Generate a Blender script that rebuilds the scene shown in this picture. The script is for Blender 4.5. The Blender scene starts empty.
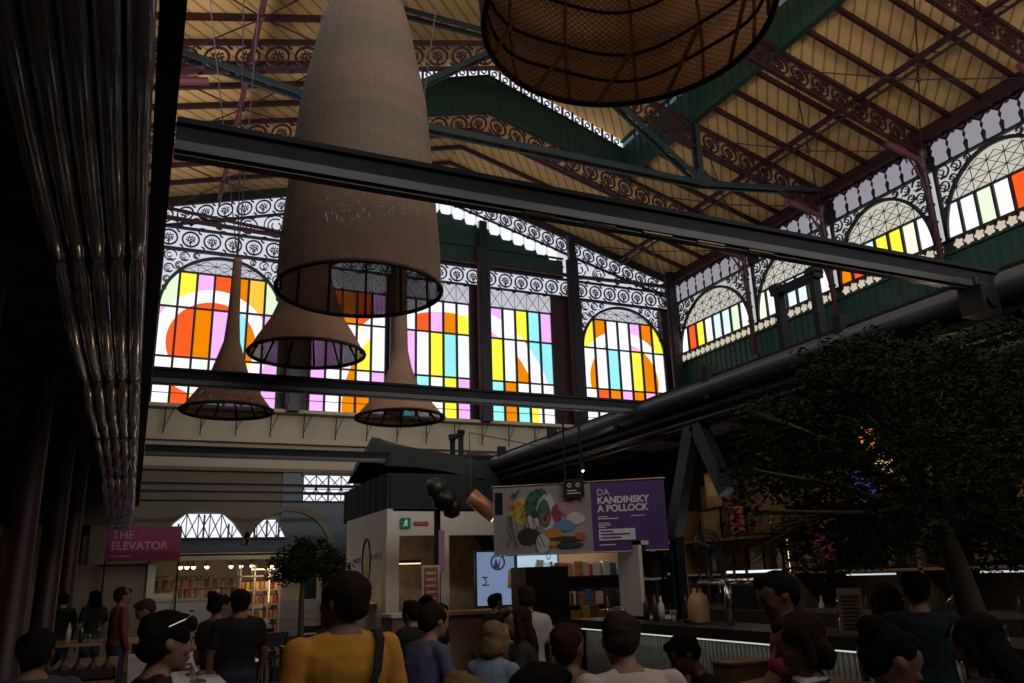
import bpy, math, random
from mathutils import Vector, Matrix, noise
# ------------------------------------------------------------------ camera, sky, exposure
sc = bpy.context.scene
H = 1.65
F = 805.17
RW = ((0.9102, -0.0943, -0.4032), (-0.4131, -0.2694, -0.8700), (-0.0266, 0.9584, -0.2842))
def _orth():
    f2 = -((131-512)*(2330-512) + (590-341.5)*(520-341.5)); f = math.sqrt(f2)
    def ray(x, y): return Vector((x-512, -(y-341.5), -f))
    Y = ray(131, 590).normalized(); X = ray(2330, 520); X = (X - X.dot(Y)*Y).normalized(); Z = X.cross(Y)
    return f, Matrix((X, Y, Z))
F, RW = _orth()
cam_d = bpy.data.cameras.new('camera'); cam = bpy.data.objects.new('camera', cam_d)
sc.collection.objects.link(cam); sc.camera = cam
cam_d.sensor_width = 36; cam_d.lens = F*36/1024; cam_d.clip_start = .05; cam_d.clip_end = 300
cam.matrix_world = Matrix.Translation((0, 0, H)) @ RW.to_4x4()
sc.view_settings.view_transform = 'Standard'; sc.view_settings.look = 'None'
sc.view_settings.exposure = 0.0; sc.view_settings.gamma = 1.0; sc.view_settings.use_curve_mapping = False
sc.cycles.use_denoising = True
sc.cycles.max_bounces = 7; sc.cycles.transparent_max_bounces = 24; sc.cycles.diffuse_bounces = 4
sc.cycles.caustics_reflective = False; sc.cycles.caustics_refractive = False
sc.cycles.sample_clamp_indirect = 4
W = bpy.data.worlds.new('overcast_sky'); sc.world = W; W.use_nodes = True
W.node_tree.nodes['Background'].inputs[0].default_value = (.70, .71, .82, 1)
W.node_tree.nodes['Background'].inputs[1].default_value = .95

def area(name, loc, rot, sx, sy, e, col=(1, 1, 1)):
    l = bpy.data.lights.new(name, 'AREA'); l.shape = 'RECTANGLE'; l.size = sx; l.size_y = sy; l.energy = e; l.color = col
    o = bpy.data.objects.new(name, l); sc.collection.objects.link(o); o.location = loc; o.rotation_euler = rot; return o
# daylight through the far end's windows behind the camera and the left row of clerestory windows
area('daylight_back', (9, -4.6, 9.8), (math.radians(128), 0, 0), 18, 3, 2100, (1, .97, .92))
area('daylight_left', (-1.6, 11, 11.0), (0, math.radians(-100), 0), 2.0, 24, 950, (1, .97, .95))
# ------------------------------------------------------------------ point helpers
def wr(x, y): return RW @ Vector((x-512, -(y-341.5), -F))
def at(x, y, Y):
    d = wr(x, y); return d*(Y/d.y) + Vector((0, 0, H))
def atX(x, y, X):
    d = wr(x, y); return d*(X/d.x) + Vector((0, 0, H))
def depth(x, y, D): return wr(x, y)*(D/F) + Vector((0, 0, H))

# ------------------------------------------------------------------ materials
def nd(nt, t, **k):
    n = nt.nodes.new(t)
    for a, b in k.items(): setattr(n, a, b)
    return n
def M_(name, col, rough=.6, metal=0, var=.25, scale=6, bump=0, bscale=40, spec=.4):
    m = bpy.data.materials.new(name); m.use_nodes = True; nt = m.node_tree
    b = nt.nodes['Principled BSDF']; b.inputs['Roughness'].default_value = rough; b.inputs['Metallic'].default_value = metal
    b.inputs['Specular IOR Level'].default_value = spec
    tc = nd(nt, 'ShaderNodeTexCoord'); nz = nd(nt, 'ShaderNodeTexNoise'); nz.inputs['Scale'].default_value = scale
    nz.inputs['Detail'].default_value = 3
    nt.links.new(tc.outputs['Object'], nz.inputs['Vector'])
    r = nd(nt, 'ShaderNodeMapRange'); r.inputs[3].default_value = 1-var; r.inputs[4].default_value = 1+var
    nt.links.new(nz.outputs[0], r.inputs[0])
    mx = nd(nt, 'ShaderNodeVectorMath', operation='SCALE'); mx.inputs[0].default_value = col
    nt.links.new(r.outputs[0], mx.inputs['Scale']); nt.links.new(mx.outputs[0], b.inputs['Base Color'])
    if bump:
        n2 = nd(nt, 'ShaderNodeTexNoise'); n2.inputs['Scale'].default_value = bscale
        nt.links.new(tc.outputs['Object'], n2.inputs['Vector'])
        bp = nd(nt, 'ShaderNodeBump'); bp.inputs['Strength'].default_value = bump
        nt.links.new(n2.outputs[0], bp.inputs['Height']); nt.links.new(bp.outputs[0], b.inputs['Normal'])
    return m
def EM(name, col, s=1.0):
    m = bpy.data.materials.new(name); m.use_nodes = True; nt = m.node_tree; nt.nodes.clear()
    e = nd(nt, 'ShaderNodeEmission'); e.inputs[0].default_value = (*col, 1); e.inputs[1].default_value = s
    nz = nd(nt, 'ShaderNodeTexNoise'); nz.inputs['Scale'].default_value = 1.3
    r = nd(nt, 'ShaderNodeMapRange'); r.inputs[3].default_value = .86*s; r.inputs[4].default_value = 1.14*s
    nt.links.new(nz.outputs[0], r.inputs[0]); nt.links.new(r.outputs[0], e.inputs[1])
    o = nd(nt, 'ShaderNodeOutputMaterial'); nt.links.new(e.outputs[0], o.inputs[0]); return m
red_iron = M_('dark_red_iron', (.030, .005, .007), .5, 0, .3, 3)
pink_iron = M_('pinkish_red_iron', (.11, .022, .032), .5, 0, .3, 3)
teal_iron = M_('blue_grey_iron', (.022, .036, .042), .4, .2, .2, 3)
teal_dark = M_('dark_blue_grey_iron', (.010, .015, .020), .4, .2, .2, 3)
lace_iron = M_('dark_cast_iron', (.018, .014, .018), .5, .2, .2, 4)
black_steel = M_('black_steel', (.008, .010, .013), .6, .0, .2, 2, spec=.12)
grey_steel = M_('grey_steel_pipe', (.022, .024, .030), .4, .2, .2, 3)
beam_grey = M_('matt_dark_grey_steel', (.016, .017, .020), .7, 0, .15, 2, spec=.15)
green_board = M_('green_boards', (.006, .034, .024), .6, 0, .25, 2)
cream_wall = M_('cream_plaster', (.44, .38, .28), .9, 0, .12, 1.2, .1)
dim_wall = M_('shaded_cream_plaster', (.17, .14, .10), .9, 0, .2, .8, .1)  # cream plaster darkened: shade below the gallery is put into its colour
navy_panel = M_('dark_blue_panel', (.020, .032, .050), .35, 0, .2, 1)
white_pl = M_('white_laminate', (.50, .46, .40), .6, 0, .08, 2)
white_brick = M_('white_boards', (.42, .40, .38), .7, 0, .1, 3)
floor_m = M_('dark_polished_floor', (.07, .06, .055), .35, 0, .3, .7)
fabric_black = M_('black_fabric', (.012, .018, .018), .9, 0, .3, 3, .3, 20)
canopy_m = M_('grey_canopy_membrane', (.055, .052, .065), .8, 0, .25, 1)
dark_wood = M_('dark_brown_boards', (.03, .02, .014), .6, 0, .4, 3)
wood = M_('light_wood', (.30, .18, .09), .55, 0, .25, 5)
crate_wood = M_('crate_wood', (.20, .13, .07), .7, 0, .3, 9)
table_black = M_('black_table', (.022, .02, .02), .35, 0, .2, 3)
table_white = M_('white_table', (.42, .42, .44), .35, 0, .08, 3)
paper = M_('white_paper', (.6, .6, .62), .8, 0, .05, 5)
bark = M_('grey_brown_bark', (.07, .05, .034), .9, 0, .35, 12, .5, 30)
leaf_m = M_('olive_green_leaf', (.022, .034, .010), .85, 0, .5, 7, spec=.1)
leaf2_m = M_('dark_green_leaf', (.009, .017, .006), .85, 0, .5, 7, spec=.1)
rubber = M_('black_plastic', (.012, .012, .013), .4, 0, .1, 5)
chrome = M_('chrome', (.55, .55, .57), .2, 1, .05, 5)
led_m = EM('white_led_strip', (.80, .86, .74), .7)
warm_lamp = EM('warm_lamp_glow', (1, .72, .42), 14)
warm_soft = EM('warm_shelf_light', (1, .66, .34), 2.2)
screen_m = EM('pale_blue_screen', (.20, .28, .44), .75)
screen2_m = EM('pale_white_screen', (.42, .56, .68), 1.0)
milky = EM('backlit_frosted_glass', (.55, .55, .62), 1.0)
milky_w = EM('backlit_cream_glass', (.58, .56, .48), 1.0)
milky_b = EM('bright_backlit_glass', (.88, .90, 1.0), 1.1)
milky_v = EM('backlit_pale_spandrel_glass', (.50, .49, .50), 1.0)
milky_l = EM('backlit_grey_glass', (.28, .27, .31), 1.0)
milky_r = EM('backlit_mauve_glass', (.30, .25, .31), 1.0)
milky_c = EM('backlit_cream_flower_glass', (.60, .52, .40), 1.0)
milky_s = EM('daylit_lantern_glass', (.07, .11, .12), 1.0)

def glassy(name, col, ior=1.45, rough=.03, alpha=.25, haze=0):
    m = bpy.data.materials.new(name); m.use_nodes = True; nt = m.node_tree; nt.nodes.clear()
    t = nd(nt, 'ShaderNodeBsdfTransparent'); t.inputs[0].default_value = (*col, 1)
    g = nd(nt, 'ShaderNodeBsdfGlossy'); g.inputs['Roughness'].default_value = rough
    lw = nd(nt, 'ShaderNodeLayerWeight'); lw.inputs[0].default_value = alpha
    nz = nd(nt, 'ShaderNodeTexNoise'); nz.inputs['Scale'].default_value = 9
    bp = nd(nt, 'ShaderNodeBump'); bp.inputs['Strength'].default_value = .25
    nt.links.new(nz.outputs[0], bp.inputs['Height']); nt.links.new(bp.outputs[0], g.inputs['Normal'])
    if haze:
        df = nd(nt, 'ShaderNodeBsdfDiffuse'); df.inputs[0].default_value = (.8, .8, .9, 1); h = nd(nt, 'ShaderNodeMixShader'); h.inputs[0].default_value = haze
        nt.links.new(t.outputs[0], h.inputs[1]); nt.links.new(df.outputs[0], h.inputs[2]); t = h
    x = nd(nt, 'ShaderNodeMixShader'); nt.links.new(lw.outputs['Facing'], x.inputs[0])
    nt.links.new(t.outputs[0], x.inputs[1]); nt.links.new(g.outputs[0], x.inputs[2])
    o = nd(nt, 'ShaderNodeOutputMaterial'); nt.links.new(x.outputs[0], o.inputs[0]); return m
tube_m = glassy('clear_plastic_tube', (.86, .88, .92), rough=.06, alpha=.22, haze=.11)
glass_m = glassy('clear_glass', (.9, .93, .92), alpha=.3)

def board_ceiling():
    m = bpy.data.materials.new('honey_pine_boards'); m.use_nodes = True; nt = m.node_tree
    b = nt.nodes['Principled BSDF']; b.inputs['Roughness'].default_value = .7
    tc = nd(nt, 'ShaderNodeTexCoord'); mp = nd(nt, 'ShaderNodeMapping'); mp.inputs['Rotation'].default_value = (0, 0, math.radians(40))
    nt.links.new(tc.outputs['Object'], mp.inputs[0])
    w = nd(nt, 'ShaderNodeTexWave', wave_type='BANDS', bands_direction='X'); w.inputs['Scale'].default_value = 1.15
    w.inputs['Distortion'].default_value = 0
    nt.links.new(mp.outputs[0], w.inputs['Vector'])
    cr = nd(nt, 'ShaderNodeValToRGB'); cr.color_ramp.elements[0].position = .02; cr.color_ramp.elements[0].color = (.40, .22, .08, 1)
    cr.color_ramp.elements[1].position = .16; cr.color_ramp.elements[1].color = (.78, .47, .175, 1)
    nt.links.new(w.outputs[0], cr.inputs[0])
    nz = nd(nt, 'ShaderNodeTexNoise'); nz.inputs['Scale'].default_value = .9; nz.inputs['Detail'].default_value = 5
    nt.links.new(tc.outputs['Object'], nz.inputs['Vector'])
    r = nd(nt, 'ShaderNodeMapRange'); r.inputs[3].default_value = .75; r.inputs[4].default_value = 1.25; nt.links.new(nz.outputs[0], r.inputs[0])
    s = nd(nt, 'ShaderNodeVectorMath', operation='SCALE'); nt.links.new(cr.outputs[0], s.inputs[0]); nt.links.new(r.outputs[0], s.inputs['Scale'])
    nt.links.new(s.outputs[0], b.inputs['Base Color']); return m
ceil_m = board_ceiling()

def wicker(name, c1, c2, na, nz_, hole, glow=0):
    """woven cane: strands round the axis and up it, with open holes between them"""
    m = bpy.data.materials.new(name); m.use_nodes = True; nt = m.node_tree
    b = nt.nodes['Principled BSDF']; b.inputs['Roughness'].default_value = .75
    L = nt.links.new
    tc = nd(nt, 'ShaderNodeTexCoord'); sp = nd(nt, 'ShaderNodeSeparateXYZ'); L(tc.outputs['Object'], sp.inputs[0])
    an = nd(nt, 'ShaderNodeMath', operation='ARCTAN2'); L(sp.outputs[0], an.inputs[0]); L(sp.outputs[1], an.inputs[1])
    def sine(src, k):
        a = nd(nt, 'ShaderNodeMath', operation='MULTIPLY'); L(src, a.inputs[0]); a.inputs[1].default_value = k
        s = nd(nt, 'ShaderNodeMath', operation='SINE'); L(a.outputs[0], s.inputs[0]); return s.outputs[0]
    sa = sine(an.outputs[0], na); sz = sine(sp.outputs[2], nz_)
    pr = nd(nt, 'ShaderNodeMath', operation='MULTIPLY'); L(sa, pr.inputs[0]); L(sz, pr.inputs[1])
    mr = nd(nt, 'ShaderNodeMapRange'); mr.inputs[1].default_value = -.6; mr.inputs[2].default_value = .6; L(pr.outputs[0], mr.inputs[0])
    no = nd(nt, 'ShaderNodeTexNoise'); no.inputs['Scale'].default_value = 2.5; no.inputs['Detail'].default_value = 6; L(tc.outputs['Object'], no.inputs['Vector'])
    # wide reddish bands around the shade
    bd = nd(nt, 'ShaderNodeTexNoise', noise_dimensions='1D'); bd.inputs['Scale'].default_value = 2.3; L(sp.outputs[2], bd.inputs['W'])
    cr = nd(nt, 'ShaderNodeValToRGB'); cr.color_ramp.elements[0].position = .42; cr.color_ramp.elements[0].color = (*c1, 1)
    cr.color_ramp.elements[1].position = .62; cr.color_ramp.elements[1].color = (*c2, 1); L(bd.outputs[0], cr.inputs[0])
    ad = nd(nt, 'ShaderNodeMath', operation='ADD'); L(mr.outputs[0], ad.inputs[0]); L(no.outputs[0], ad.inputs[1])
    r2 = nd(nt, 'ShaderNodeMapRange'); r2.inputs[1].default_value = .3; r2.inputs[2].default_value = 1.6; r2.inputs[3].default_value = .55; r2.inputs[4].default_value = 1.3; L(ad.outputs[0], r2.inputs[0])
    s = nd(nt, 'ShaderNodeVectorMath', operation='SCALE'); L(cr.outputs[0], s.inputs[0]); L(r2.outputs[0], s.inputs['Scale']); L(s.outputs[0], b.inputs['Base Color'])
    bp = nd(nt, 'ShaderNodeBump'); bp.inputs['Strength'].default_value = .5; bp.inputs['Distance'].default_value = .01; L(mr.outputs[0], bp.inputs['Height']); L(bp.outputs[0], b.inputs['Normal'])
    if hole > 0:
        n3 = nd(nt, 'ShaderNodeMath', operation='MULTIPLY_ADD'); L(no.outputs[0], n3.inputs[0]); n3.inputs[1].default_value = .6; L(pr.outputs[0], n3.inputs[2])
        th = nd(nt, 'ShaderNodeMath', operation='GREATER_THAN'); L(n3.outputs[0], th.inputs[0]); th.inputs[1].default_value = hole
        sb = nd(nt, 'ShaderNodeMath', operation='SUBTRACT'); sb.inputs[0].default_value = 1; L(th.outputs[0], sb.inputs[1]); L(sb.outputs[0], b.inputs['Alpha'])
    if glow:
        tr = nd(nt, 'ShaderNodeBsdfTranslucent'); L(s.outputs[0], tr.inputs[0]); mx = nd(nt, 'ShaderNodeMixShader'); mx.inputs[0].default_value = glow
        out = nt.nodes['Material Output']; L(b.outputs[0], mx.inputs[1]); L(tr.outputs[0], mx.inputs[2]); L(mx.outputs[0], out.inputs[0])
    return m
wick = wicker('brown_woven_cane', (.135, .100, .066), (.20, .115, .08), 170, 330, 1.02)
wick_o = wicker('tan_woven_cane', (.25, .155, .10), (.34, .18, .11), 150, 300, 1.05)
wick_round = wicker('open_grid_cane', (.12, .068, .034), (.34, .165, .07), 110, 150, 1.2, .5)
cane_dark = M_('dark_cane_rib', (.03, .017, .01), .7)
cane = M_('bamboo_strip', (.30, .15, .07), .6)

# ------------------------------------------------------------------ mesh builder
class MB:
    def __init__(s): s.v = []; s.f = []; s.mi = []; s.cur = 0
    def add(s, vs, fs, mi=None):
        n = len(s.v); s.v += [tuple(v) for v in vs]; s.f += [tuple(i+n for i in f) for f in fs]; s.mi += [s.cur if mi is None else mi]*len(fs)
    def box(s, a, b, fr=None, mi=None):
        x0, y0, z0 = a; x1, y1, z1 = b
        vs = [(x0,y0,z0),(x1,y0,z0),(x1,y1,z0),(x0,y1,z0),(x0,y0,z1),(x1,y0,z1),(x1,y1,z1),(x0,y1,z1)]
        if fr: vs = [fr(*v) for v in vs]
        s.add(vs, [(0,3,2,1),(4,5,6,7),(0,1,5,4),(1,2,6,5),(2,3,7,6),(3,0,4,7)], mi)
    def beam(s, p, q, w, h, up=(0,0,1), mi=None):
        p = Vector(p); q = Vector(q); d = (q-p).normalized(); u = Vector(up)
        if abs(d.dot(u)) > .98: u = Vector((0,1,0))
        r = d.cross(u).normalized(); u = r.cross(d)
        vs = []
        for c in (p, q):
            for a, b in ((-1,-1),(1,-1),(1,1),(-1,1)): vs.append(c + r*(a*w/2) + u*(b*h/2))
        s.add(vs, [(0,1,2,3),(7,6,5,4),(0,4,5,1),(1,5,6,2),(2,6,7,3),(3,7,4,0)], mi)
    def tube(s, pts, r, n=8, cap=True, mi=None):
        pts = [Vector(p) for p in pts]; rs = r if isinstance(r, (list, tuple)) else [r]*len(pts)
        rings = []; prev = None
        for i, p in enumerate(pts):
            d = (pts[min(i+1, len(pts)-1)] - pts[max(i-1, 0)])
            d = d.normalized() if d.length > 1e-9 else Vector((0,0,1))
            u = Vector((0,0,1)) if abs(d.z) < .95 else Vector((1,0,0))
            a = d.cross(u).normalized()
            if prev is not None and a.dot(prev) < 0: a = -a
            prev = a; b = d.cross(a)
            rings.append([p + (a*math.cos(2*math.pi*k/n) + b*math.sin(2*math.pi*k/n))*rs[i] for k in range(n)])
        vs = [v for g in rings for v in g]; fs = []
        for i in range(len(pts)-1):
            for k in range(n): fs.append((i*n+k, i*n+(k+1)%n, (i+1)*n+(k+1)%n, (i+1)*n+k))
        if cap: fs += [tuple(range(n))[::-1], tuple(range((len(pts)-1)*n, len(pts)*n))]
        s.add(vs, fs, mi)
    def lathe(s, prof, n=32, c=(0,0,0), cap=True, mi=None, sx=1, sy=1):
        vs = []; fs = []
        for r, z in prof:
            for k in range(n): vs.append((c[0]+sx*r*math.cos(2*math.pi*k/n), c[1]+sy*r*math.sin(2*math.pi*k/n), c[2]+z))
        for i in range(len(prof)-1):
            for k in range(n): fs.append((i*n+k, i*n+(k+1)%n, (i+1)*n+(k+1)%n, (i+1)*n+k))
        if cap: fs += [tuple(range(n))[::-1], tuple(range((len(prof)-1)*n, len(prof)*n))]
        s.add(vs, fs, mi)
    def prism(s, poly, w0, w1, fr, mi=None):
        n = len(poly); vs = [fr(u, v, w0) for u, v in poly] + [fr(u, v, w1) for u, v in poly]
        s.add(vs, [tuple(range(n)), tuple(range(n, 2*n))[::-1]] + [(k, n+k, n+(k+1)%n, (k+1)%n) for k in range(n)], mi)
    def arc(s, cu, cv, r0, r1, a0, a1, n, w0, w1, fr, mi=None, ev=1):
        vs = []; fs = []
        for i in range(n+1):
            a = a0+(a1-a0)*i/n; c, t = math.cos(a), math.sin(a)
            vs += [fr(cu+r0*c, cv+r0*t*ev, w0), fr(cu+r1*c, cv+r1*t*ev, w0), fr(cu+r1*c, cv+r1*t*ev, w1), fr(cu+r0*c, cv+r0*t*ev, w1)]
        for i in range(n):
            b = i*4
            for k in range(4): fs.append((b+k, b+(k+1)%4, b+4+(k+1)%4, b+4+k))
        s.add(vs, fs, mi)
    def ball(s, c, r, n=12, m=8, mi=None):
        r = r if isinstance(r, (list, tuple)) else (r, r, r)
        vs = [(c[0], c[1], c[2]-r[2])]
        for j in range(1, m):
            t = math.pi*j/m
            for k in range(n): vs.append((c[0]+r[0]*math.sin(t)*math.cos(2*math.pi*k/n), c[1]+r[1]*math.sin(t)*math.sin(2*math.pi*k/n), c[2]-r[2]*math.cos(t)))
        vs.append((c[0], c[1], c[2]+r[2])); e = len(vs)-1; fs = [(0, 1+(k+1)%n, 1+k) for k in range(n)]
        for j in range(m-2):
            for k in range(n): fs.append((1+j*n+k, 1+j*n+(k+1)%n, 1+(j+1)*n+(k+1)%n, 1+(j+1)*n+k))
        fs += [(e, 1+(m-2)*n+k, 1+(m-2)*n+(k+1)%n) for k in range(n)]
        s.add(vs, fs, mi)
    def mesh(s, name, mats, smooth=False):
        me = bpy.data.meshes.new(name); me.from_pydata(s.v, [], s.f)
        for m in (mats if isinstance(mats, (list, tuple)) else [mats]): me.materials.append(m)
        me.polygons.foreach_set('material_index', s.mi)
        if smooth: me.polygons.foreach_set('use_smooth', [True]*len(s.f))
        me.validate(); me.update(); return me
    def build(s, name, mats, parent=None, smooth=False, **k):
        o = bpy.data.objects.new(name, s.mesh(name, mats, smooth)); sc.collection.objects.link(o)
        if parent is not None: o.parent = parent
        return tag(o, **k)
def to_mesh(o):
    me = bpy.data.meshes.new_from_object(o.evaluated_get(bpy.context.evaluated_depsgraph_get())); n = bpy.data.objects.new(o.name+'_', me); sc.collection.objects.link(n)
    n.matrix_basis = o.matrix_basis.copy(); n.parent = o.parent; nm = o.name; bpy.data.objects.remove(o); n.name = nm; return n
def tag(o, label=None, cat=None, group=None, kind=None):
    if label: o['label'] = label
    if cat: o['category'] = cat
    if group: o['group'] = group
    if kind: o['kind'] = kind
    return o
def empty(name, loc=(0,0,0), rz=0, **k):
    o = bpy.data.objects.new(name, None); o.location = loc; o.rotation_euler[2] = rz; o.empty_display_size = .1
    sc.collection.objects.link(o); return tag(o, **k)
KIDS = {}
def copy_tree(o, parent=None):
    c = o.copy(); sc.collection.objects.link(c)
    if parent is not None: c.parent = parent
    for ch in [x for x in sc.objects if x.parent == o]: copy_tree(ch, c)
    return c
def S(mb, name, mat, smooth=False, parent=None): return mb.build(name, mat, parent, smooth, kind=None if parent else 'structure')
def text(name, s, size, loc, rot, m, parent=None, ext=.002, bold=0, align='LEFT'):
    cu = bpy.data.curves.new(name, 'FONT'); cu.body = s; cu.size = size; cu.extrude = ext; cu.offset = bold; cu.align_x = align
    cu.materials.append(m); o = bpy.data.objects.new(name, cu); sc.collection.objects.link(o)
    o.location = loc; o.rotation_euler = rot
    if parent is not None: o.parent = parent
    return to_mesh(o)
R = random.Random(7)
PI = math.pi

# ------------------------------------------------------------------ building
XL, XR, YE = -.95, 18.7, 25.0
XC = (XL+XR)/2
LX0, LX1 = 3.95, 13.8                       # lantern opening
BAY = [2.15, 5.8, 9.45, 13.1, 16.75, 20.4, 25.0]
def zr(x): return 13.08 + .275*(min(x-XL, XR-x))
END = lambda u, v, w: (u, YE-w, v)
RGT = lambda u, v, w: (XR-w, u, v)

b = MB(); b.box((-9, -4, -.2), (20, 27, 0)); S(b, 'floor', floor_m)
# roof slopes, with a raised lantern between them up to the last bay
b = MB()
def slab(x0, x1, y0, y1, th=.12, zf=zr):
    z0, z1 = zf(x0), zf(x1)
    b.add([(x0,y0,z0),(x1,y0,z1),(x1,y1,z1),(x0,y1,z0),(x0,y0,z0+th),(x1,y0,z1+th),(x1,y1,z1+th),(x0,y1,z0+th)],
          [(0,3,2,1),(4,5,6,7),(0,1,5,4),(1,2,6,5),(2,3,7,6),(3,0,4,7)])
slab(XL-.3, LX0, -2, YE); slab(LX1, XR+.3, -2, YE); slab(LX0, XC, 20.4, YE); slab(XC, LX1, 20.4, YE)
def zl(x): return 17.45 - .33*abs(x-XC)
slab(LX0-.3, XC, -2, 20.5, zf=zl); slab(XC, LX1+.3, -2, 20.5, zf=zl)
ceiling = S(b, 'ceiling', ceil_m)
# rafters between the girders
for side in (0, 1):
    for i in range(1, len(BAY)-1):
        for k in range(1, 4):
            y = BAY[i] + (BAY[i+1]-BAY[i])*k/4
            inn = i == len(BAY)-2
            xa, xb = (XL, XC if inn else LX0) if side == 0 else (XC if inn else LX1, XR)
            b = MB(); b.beam((xa, y, zr(xa)-.07), (xb, y, zr(xb)-.07), .09, .14); b.build('rafter', red_iron, ceiling)
# purlins along the hall, tie rods
for x, m in ((1.45, pink_iron), (16.3, red_iron)):
    b = MB(); b.beam((x, 2, zr(x)-.25), (x, 24.9, zr(x)-.25), .12, .12); b.beam((x, 2, zr(x)-.5), (x, 24.9, zr(x)-.5), .06, .05)
    for i in range(40): b.beam((x, 2+i*.57, zr(x)-.5), (x, 2.3+i*.57, zr(x)-.25), .03, .03)
    b.build('purlin', m, ceiling)
b = MB()
for i in range(2, len(BAY)-1):
    y0, y1 = BAY[i], BAY[i+1]
    for xa, xb in ((14.2, 18.5), (3.6, -.7)):
        for yy0, yy1 in ((y0, y1),):
            m_ = ((xa+xb)/2, (yy0+yy1)/2, zr((xa+xb)/2)-.75)
            b.tube([(xa, yy1, zr(xa)-.45), m_, (xb, yy0, zr(xb)-.7)], .018, 5)
            b.tube([(xa, yy0, zr(xa)-.45), m_, (xb, yy1, zr(xb)-.7)], .018, 5)
            b.tube([m_, (m_[0], m_[1], zr(m_[0])-.05)], .01, 4); b.ball(m_, .07, 8, 6)
b.build('tie_rod', red_iron, ceiling)
# lantern sides: green board fascia under a row of panes
for x, sg in ((LX0, -1), (LX1, 1)):
    b = MB(); b.box((x-.06, -2, zr(x)-.1), (x+.06, 20.4, zr(x)+1.0)); b.box((x-.1, -2, zr(x)-.16), (x+.1, 20.4, zr(x)-.04))
    for i in range(60): b.box((x-sg*.09, -2+i*.373, zr(x)-.03), (x-sg*.06, -1.97+i*.373, zr(x)+.95))
    b.box((x-.08, -2, zr(x)+1.22), (x+.08, 20.4, zr(x)+1.3))
    fx = S(b, 'trim_1' if sg < 0 else 'trim_2', green_board)
    b = MB(); b.box((x+sg*.02, -2, zr(x)+1.0), (x+sg*.04, 20.4, zr(x)+1.22)); g = b.build('lantern_glass', milky_s, fx)
    b = MB()
    for i in range(46): b.box((x-.05, -2+i*.48, zr(x)+1.0), (x+.05, -1.96+i*.48, zr(x)+1.22))
    b.build('glazing_bars', lace_iron, fx)
# lantern end gable
b = MB()
fr20 = lambda u, v, w: (u, 20.42-w, v)
b.prism([(LX0, zr(LX0)-.1), (XC, zr(XC)-.1), (LX1, zr(LX1)-.1), (LX1, zl(LX1)-.45), (XC, zl(XC)-.45), (LX0, zl(LX0)-.45)], 0, .08, fr20)
for i in range(36):
    u = LX0+.15+i*.27; b.box((u, .08, zr(u)), (u+.03, .1, zl(u)-.5), lambda x, w, z: (x, 20.42-w, z))
gab = S(b, 'trim_3', green_board)
b = MB()
for i in range(26):
    u = LX0+.2+i*.37; v = zl(u)-.27
    b.prism([(u, zl(u)-.43), (u+.3, zl(u+.3)-.43), (u+.3, zl(u+.3)-.12), (u, zl(u)-.12)], .02, .04, fr20)
b.build('gable_glass', milky_b, gab)
b = MB()
for i in range(26):
    u = LX0+.2+i*.37
    b.arc(u+.15, zl(u+.15)-.27, .07, .10, 0, 2*PI, 10, .04, .09, fr20)
    b.box((u-.06, .0, zl(u)-.45), (u+.0, .1, zl(u)-.1), lambda x, w, z: (x, 20.42-w, z))
b.beam((LX0, 20.35, zl(LX0)-.46), (XC, 20.35, zl(XC)-.46), .1, .06); b.beam((XC, 20.35, zl(XC)-.46), (LX1, 20.35, zl(LX1)-.46), .1, .06)
b.build('gable_scrollwork', lace_iron, gab)

# ---- cast-iron scrollwork
def lace_unit(b, u, v, s, fr, w0=0, w1=.05, n=18):
    """ring with a five-leaf rosette and corner curls, side s"""
    b.arc(u, v, .35*s, .43*s, 0, 2*PI, n, w0, w1, fr)
    for k in range(5):
        a = 2*PI*k/5+.4
        b.arc(u+.17*s*math.cos(a), v+.17*s*math.sin(a), .05*s, .09*s, a+.5, a+5.4, 7, w0, w1, fr)
    b.prism([(u+.05*s*math.cos(2*PI*k/6), v+.05*s*math.sin(2*PI*k/6)) for k in range(6)], w0, w1, fr)
    b.prism([(u-.03*s, v-.4*s), (u+.03*s, v-.4*s), (u+.03*s, v-.1*s), (u-.03*s, v-.1*s)], w0, w1, fr)
    for sx in (-1, 1):
        for sy in (-1, 1):
            b.arc(u+sx*.5*s, v+sy*.5*s, .13*s, .20*s, (PI if sx > 0 else 0)+(-PI/2 if sx*sy > 0 else 0)+(PI/2 if sx*sy > 0 and False else 0), (PI if sx > 0 else 0)+(-PI/2 if sx*sy > 0 else 0)+PI, 5, w0, w1, fr)
def lace_band(b, u0, u1, v0, v1, fr, w0=0, w1=.05, rail=.08):
    n = max(1, round((u1-u0)/(v1-v0))); s = (u1-u0)/n
    for i in range(n): lace_unit(b, u0+s*(i+.5), (v0+v1)/2, min(s, v1-v0), fr, w0, w1)
    b.box((u0, v0-rail, w0-.02), (u1, v0, w1+.02), fr); b.box((u0, v1, w0-.02), (u1, v1+rail, w1+.02), fr)

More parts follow.
